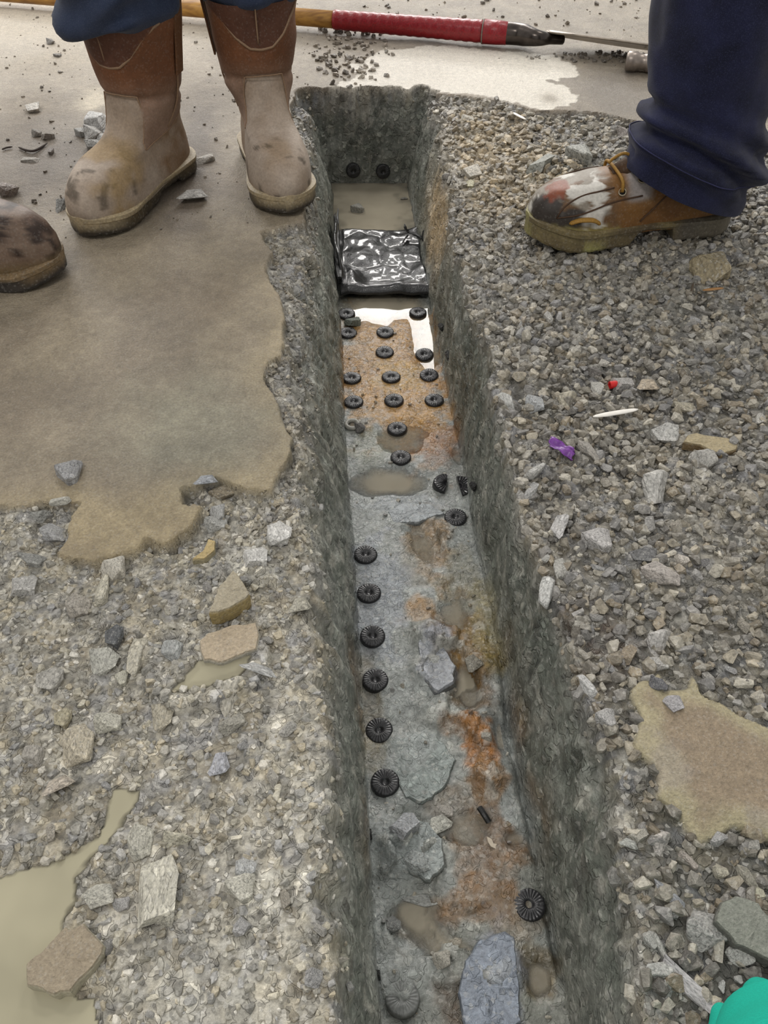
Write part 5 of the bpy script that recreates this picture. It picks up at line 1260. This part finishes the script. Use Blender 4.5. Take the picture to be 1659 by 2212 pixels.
for (xa, xb, ya, yb), n_, (sa, sb), lb, gp in zones:
    k = 0; tries = 0
    while k < n_ and tries < 4000:
        tries += 1; x, y = rng.uniform(xa, xb), rng.uniform(ya, yb)
        c_ = R.T @ (np.array([x, y, 0]) - np.array([0, 0, CAMZ])); sxp, syp = W / 2 - F * c_[0] / c_[2], H / 2 + F * c_[1] / c_[2]
        if not (0 < sxp < W and 0 < syp < H) or not free(x, y): continue
        s_ = rng.uniform(sa, sb)
        if any((x - a) ** 2 + (y - b) ** 2 < (s_ + c * 1.0) ** 2 for a, b, c in keep): continue
        if gp.endswith('gravel') and x > .35 and rng.random() < .6: continue
        o = link('stone', low_me[rng.integers(16)]); o.location = (x, y, zat(x, y) + s_ * .25); o.rotation_euler = rng.uniform(-.4, .4, 3) * [1, 1, 0] + [0, 0, rng.uniform(0, 6.3)]; o.scale = (s_, s_ * rng.uniform(.7, 1), s_ * rng.uniform(.6, .9))
        c = GREY[rng.integers(7)] if 'tan' not in lb else mix(GREY[rng.integers(3)], lin(184, 166, 136), .7)
        o.color = (*srgb(c * rng.uniform(.5, .8)), 1); tag(o, lb, 'stone', gp); keep.append((x, y, s_)); k += 1
def gravel(name, n_, box, size, label, cols, filt, lift=.2, power=2.0):
    x = rng.uniform(box[0], box[1], n_); y = rng.uniform(box[2], box[3], n_); ok = filt(x, y); x, y = x[ok], y[ok]; n_ = len(x)
    i, j = zat_n(x, y); zz = z[i, j]; s_ = size[0] + (size[1] - size[0]) * rng.random(n_) ** power
    pid = rng.integers(16, size=n_); vs_, fs_, cs_ = [], [], []; off = 0
    for k in range(16):
        sel = np.where(pid == k)[0]
        if len(sel) == 0: continue
        v, f = PROTO[k]; m_ = len(sel)
        a = rng.uniform(0, 6.283, m_); b = rng.normal(0, .35, m_); ca, sa, cb, sb = np.cos(a), np.sin(a), np.cos(b), np.sin(b)
        p = v[None] * s_[sel][:, None, None]; px_ = p[..., 0] * cb[:, None] + p[..., 2] * sb[:, None]; pz_ = -p[..., 0] * sb[:, None] + p[..., 2] * cb[:, None]
        q = np.stack([px_ * ca[:, None] - p[..., 1] * sa[:, None] + x[sel][:, None], px_ * sa[:, None] + p[..., 1] * ca[:, None] + y[sel][:, None], pz_ + (zz[sel] + s_[sel] * lift)[:, None]], -1)
        vs_.append(q.reshape(-1, 3)); fs_.append((f[None] + (np.arange(m_) * len(v))[:, None, None] + off).reshape(-1, 3)); off += m_ * len(v)
        c = np.array(cols)[rng.integers(len(cols), size=m_)] * rng.uniform(.55, 1.3, (m_, 1))
        base_ = C[i[sel], j[sel]]; c = mix(c * 1.18, base_, .35)
        cs_.append(np.repeat(c, len(v), axis=0))
    me = mesh(name, np.vstack(vs_), np.vstack(fs_).astype(np.int32), False, np.clip(np.vstack(cs_), .01, .8), np.full(off, .62)); me.materials.append(M_stone)
    return tag(link(name, me), label, 'gravel', kind='stuff')
def inview(x, y):
    c_ = (np.stack([x, y, np.full_like(x, -CAMZ)], -1)) @ R
    return (np.abs(F * c_[:, 0] / -c_[:, 2]) < W / 2 * 1.4) & (np.abs(F * c_[:, 1] / -c_[:, 2]) < H / 2 * 1.2)
fr = lambda x, y: free(x, y) & inview(x, y)
gravel('gravel', 20000, (.19, 1.2, .1, 1.85), (.0035, .0105), 'grey crushed concrete gravel covering the ground right of the trench', GREY, lambda x, y: fr(x, y))
gravel('gravel', 6500, (-.55, .02, .1, .75), (.002, .0068), 'grey and cream crushed concrete gravel left of the trench', LIGHT, lambda x, y: fr(x, y), -.05, 2.2)
gravel('gravel', 2500, (-.12, .0, .6, 1.9), (.002, .006), 'fine grit along the left rim of the trench', GREY, lambda x, y: fr(x, y), .1)
gravel('gravel', 900, (.25, .48, 1.25, 1.78), (.006, .011), 'pale tan gravel by the far right rim', [lin(178, 162, 134), lin(188, 172, 146), lin(160, 146, 122)], lambda x, y: fr(x, y) & (((x - .33) / .13) ** 2 + ((y - 1.52) / .22) ** 2 < 1), .3)
DARK = [lin(104, 94, 84), lin(130, 120, 108), lin(76, 68, 62), lin(150, 140, 126)]
onslab = lambda x, y: slab[zat_n(x, y)] > .5
gravel('debris', 500, (-.9, .0, 1.25, 2.6), (.0015, .006), 'dark crumbs scattered on the far floor around the boots', DARK, lambda x, y: onslab(x, y) & inview(x, y), .3, 3)
gravel('debris', 420, (-.06, .2, 1.86, 2.36), (.003, .010), 'grey chips strewn beyond the far end of the trench', DARK, lambda x, y: onslab(x, y) & (((x - .07) / .085) ** 2 + ((y - 2.1) / .24) ** 2 < .5 + rng.random(len(x))), .3, 1.6)
gravel('debris', 500, (.1, 1.1, 2.0, 2.75), (.002, .009), 'dark crumbs strewn on the far floor behind the shovel', DARK, lambda x, y: onslab(x, y) & (rng.random(len(x)) < sstep(1.95, 2.5, y)), .3, 3)
gravel('debris', 260, (.46, .9, 1.93, 2.03), (.002, .008), 'dark crumbs added for the shadow under the shovel blade and around the hammer', [lin(60, 54, 48), lin(44, 40, 38), lin(90, 82, 74)], lambda x, y: onslab(x, y) & (np.abs(y - (2.06 - .13 * (x - .45) / .4)) < .05), .2, 1.5)  # crumbs added to darken the shadow band below the blade
gravel('debris', 160, (.015, .175, .1, 1.3), (.0012, .004), 'fine grit lying on the wet trench bed', GREY, lambda x, y: np.ones_like(x, bool), .3, 2)
gravel('debris', 60, (-.35, -.14, .12, .32), (.002, .0055), 'small wet stones breaking the surface of the corner puddle', [lin(190, 184, 160), lin(150, 146, 130)], lambda x, y: (sd_pud[zat_n(x, y)] < 0), .3, 2)
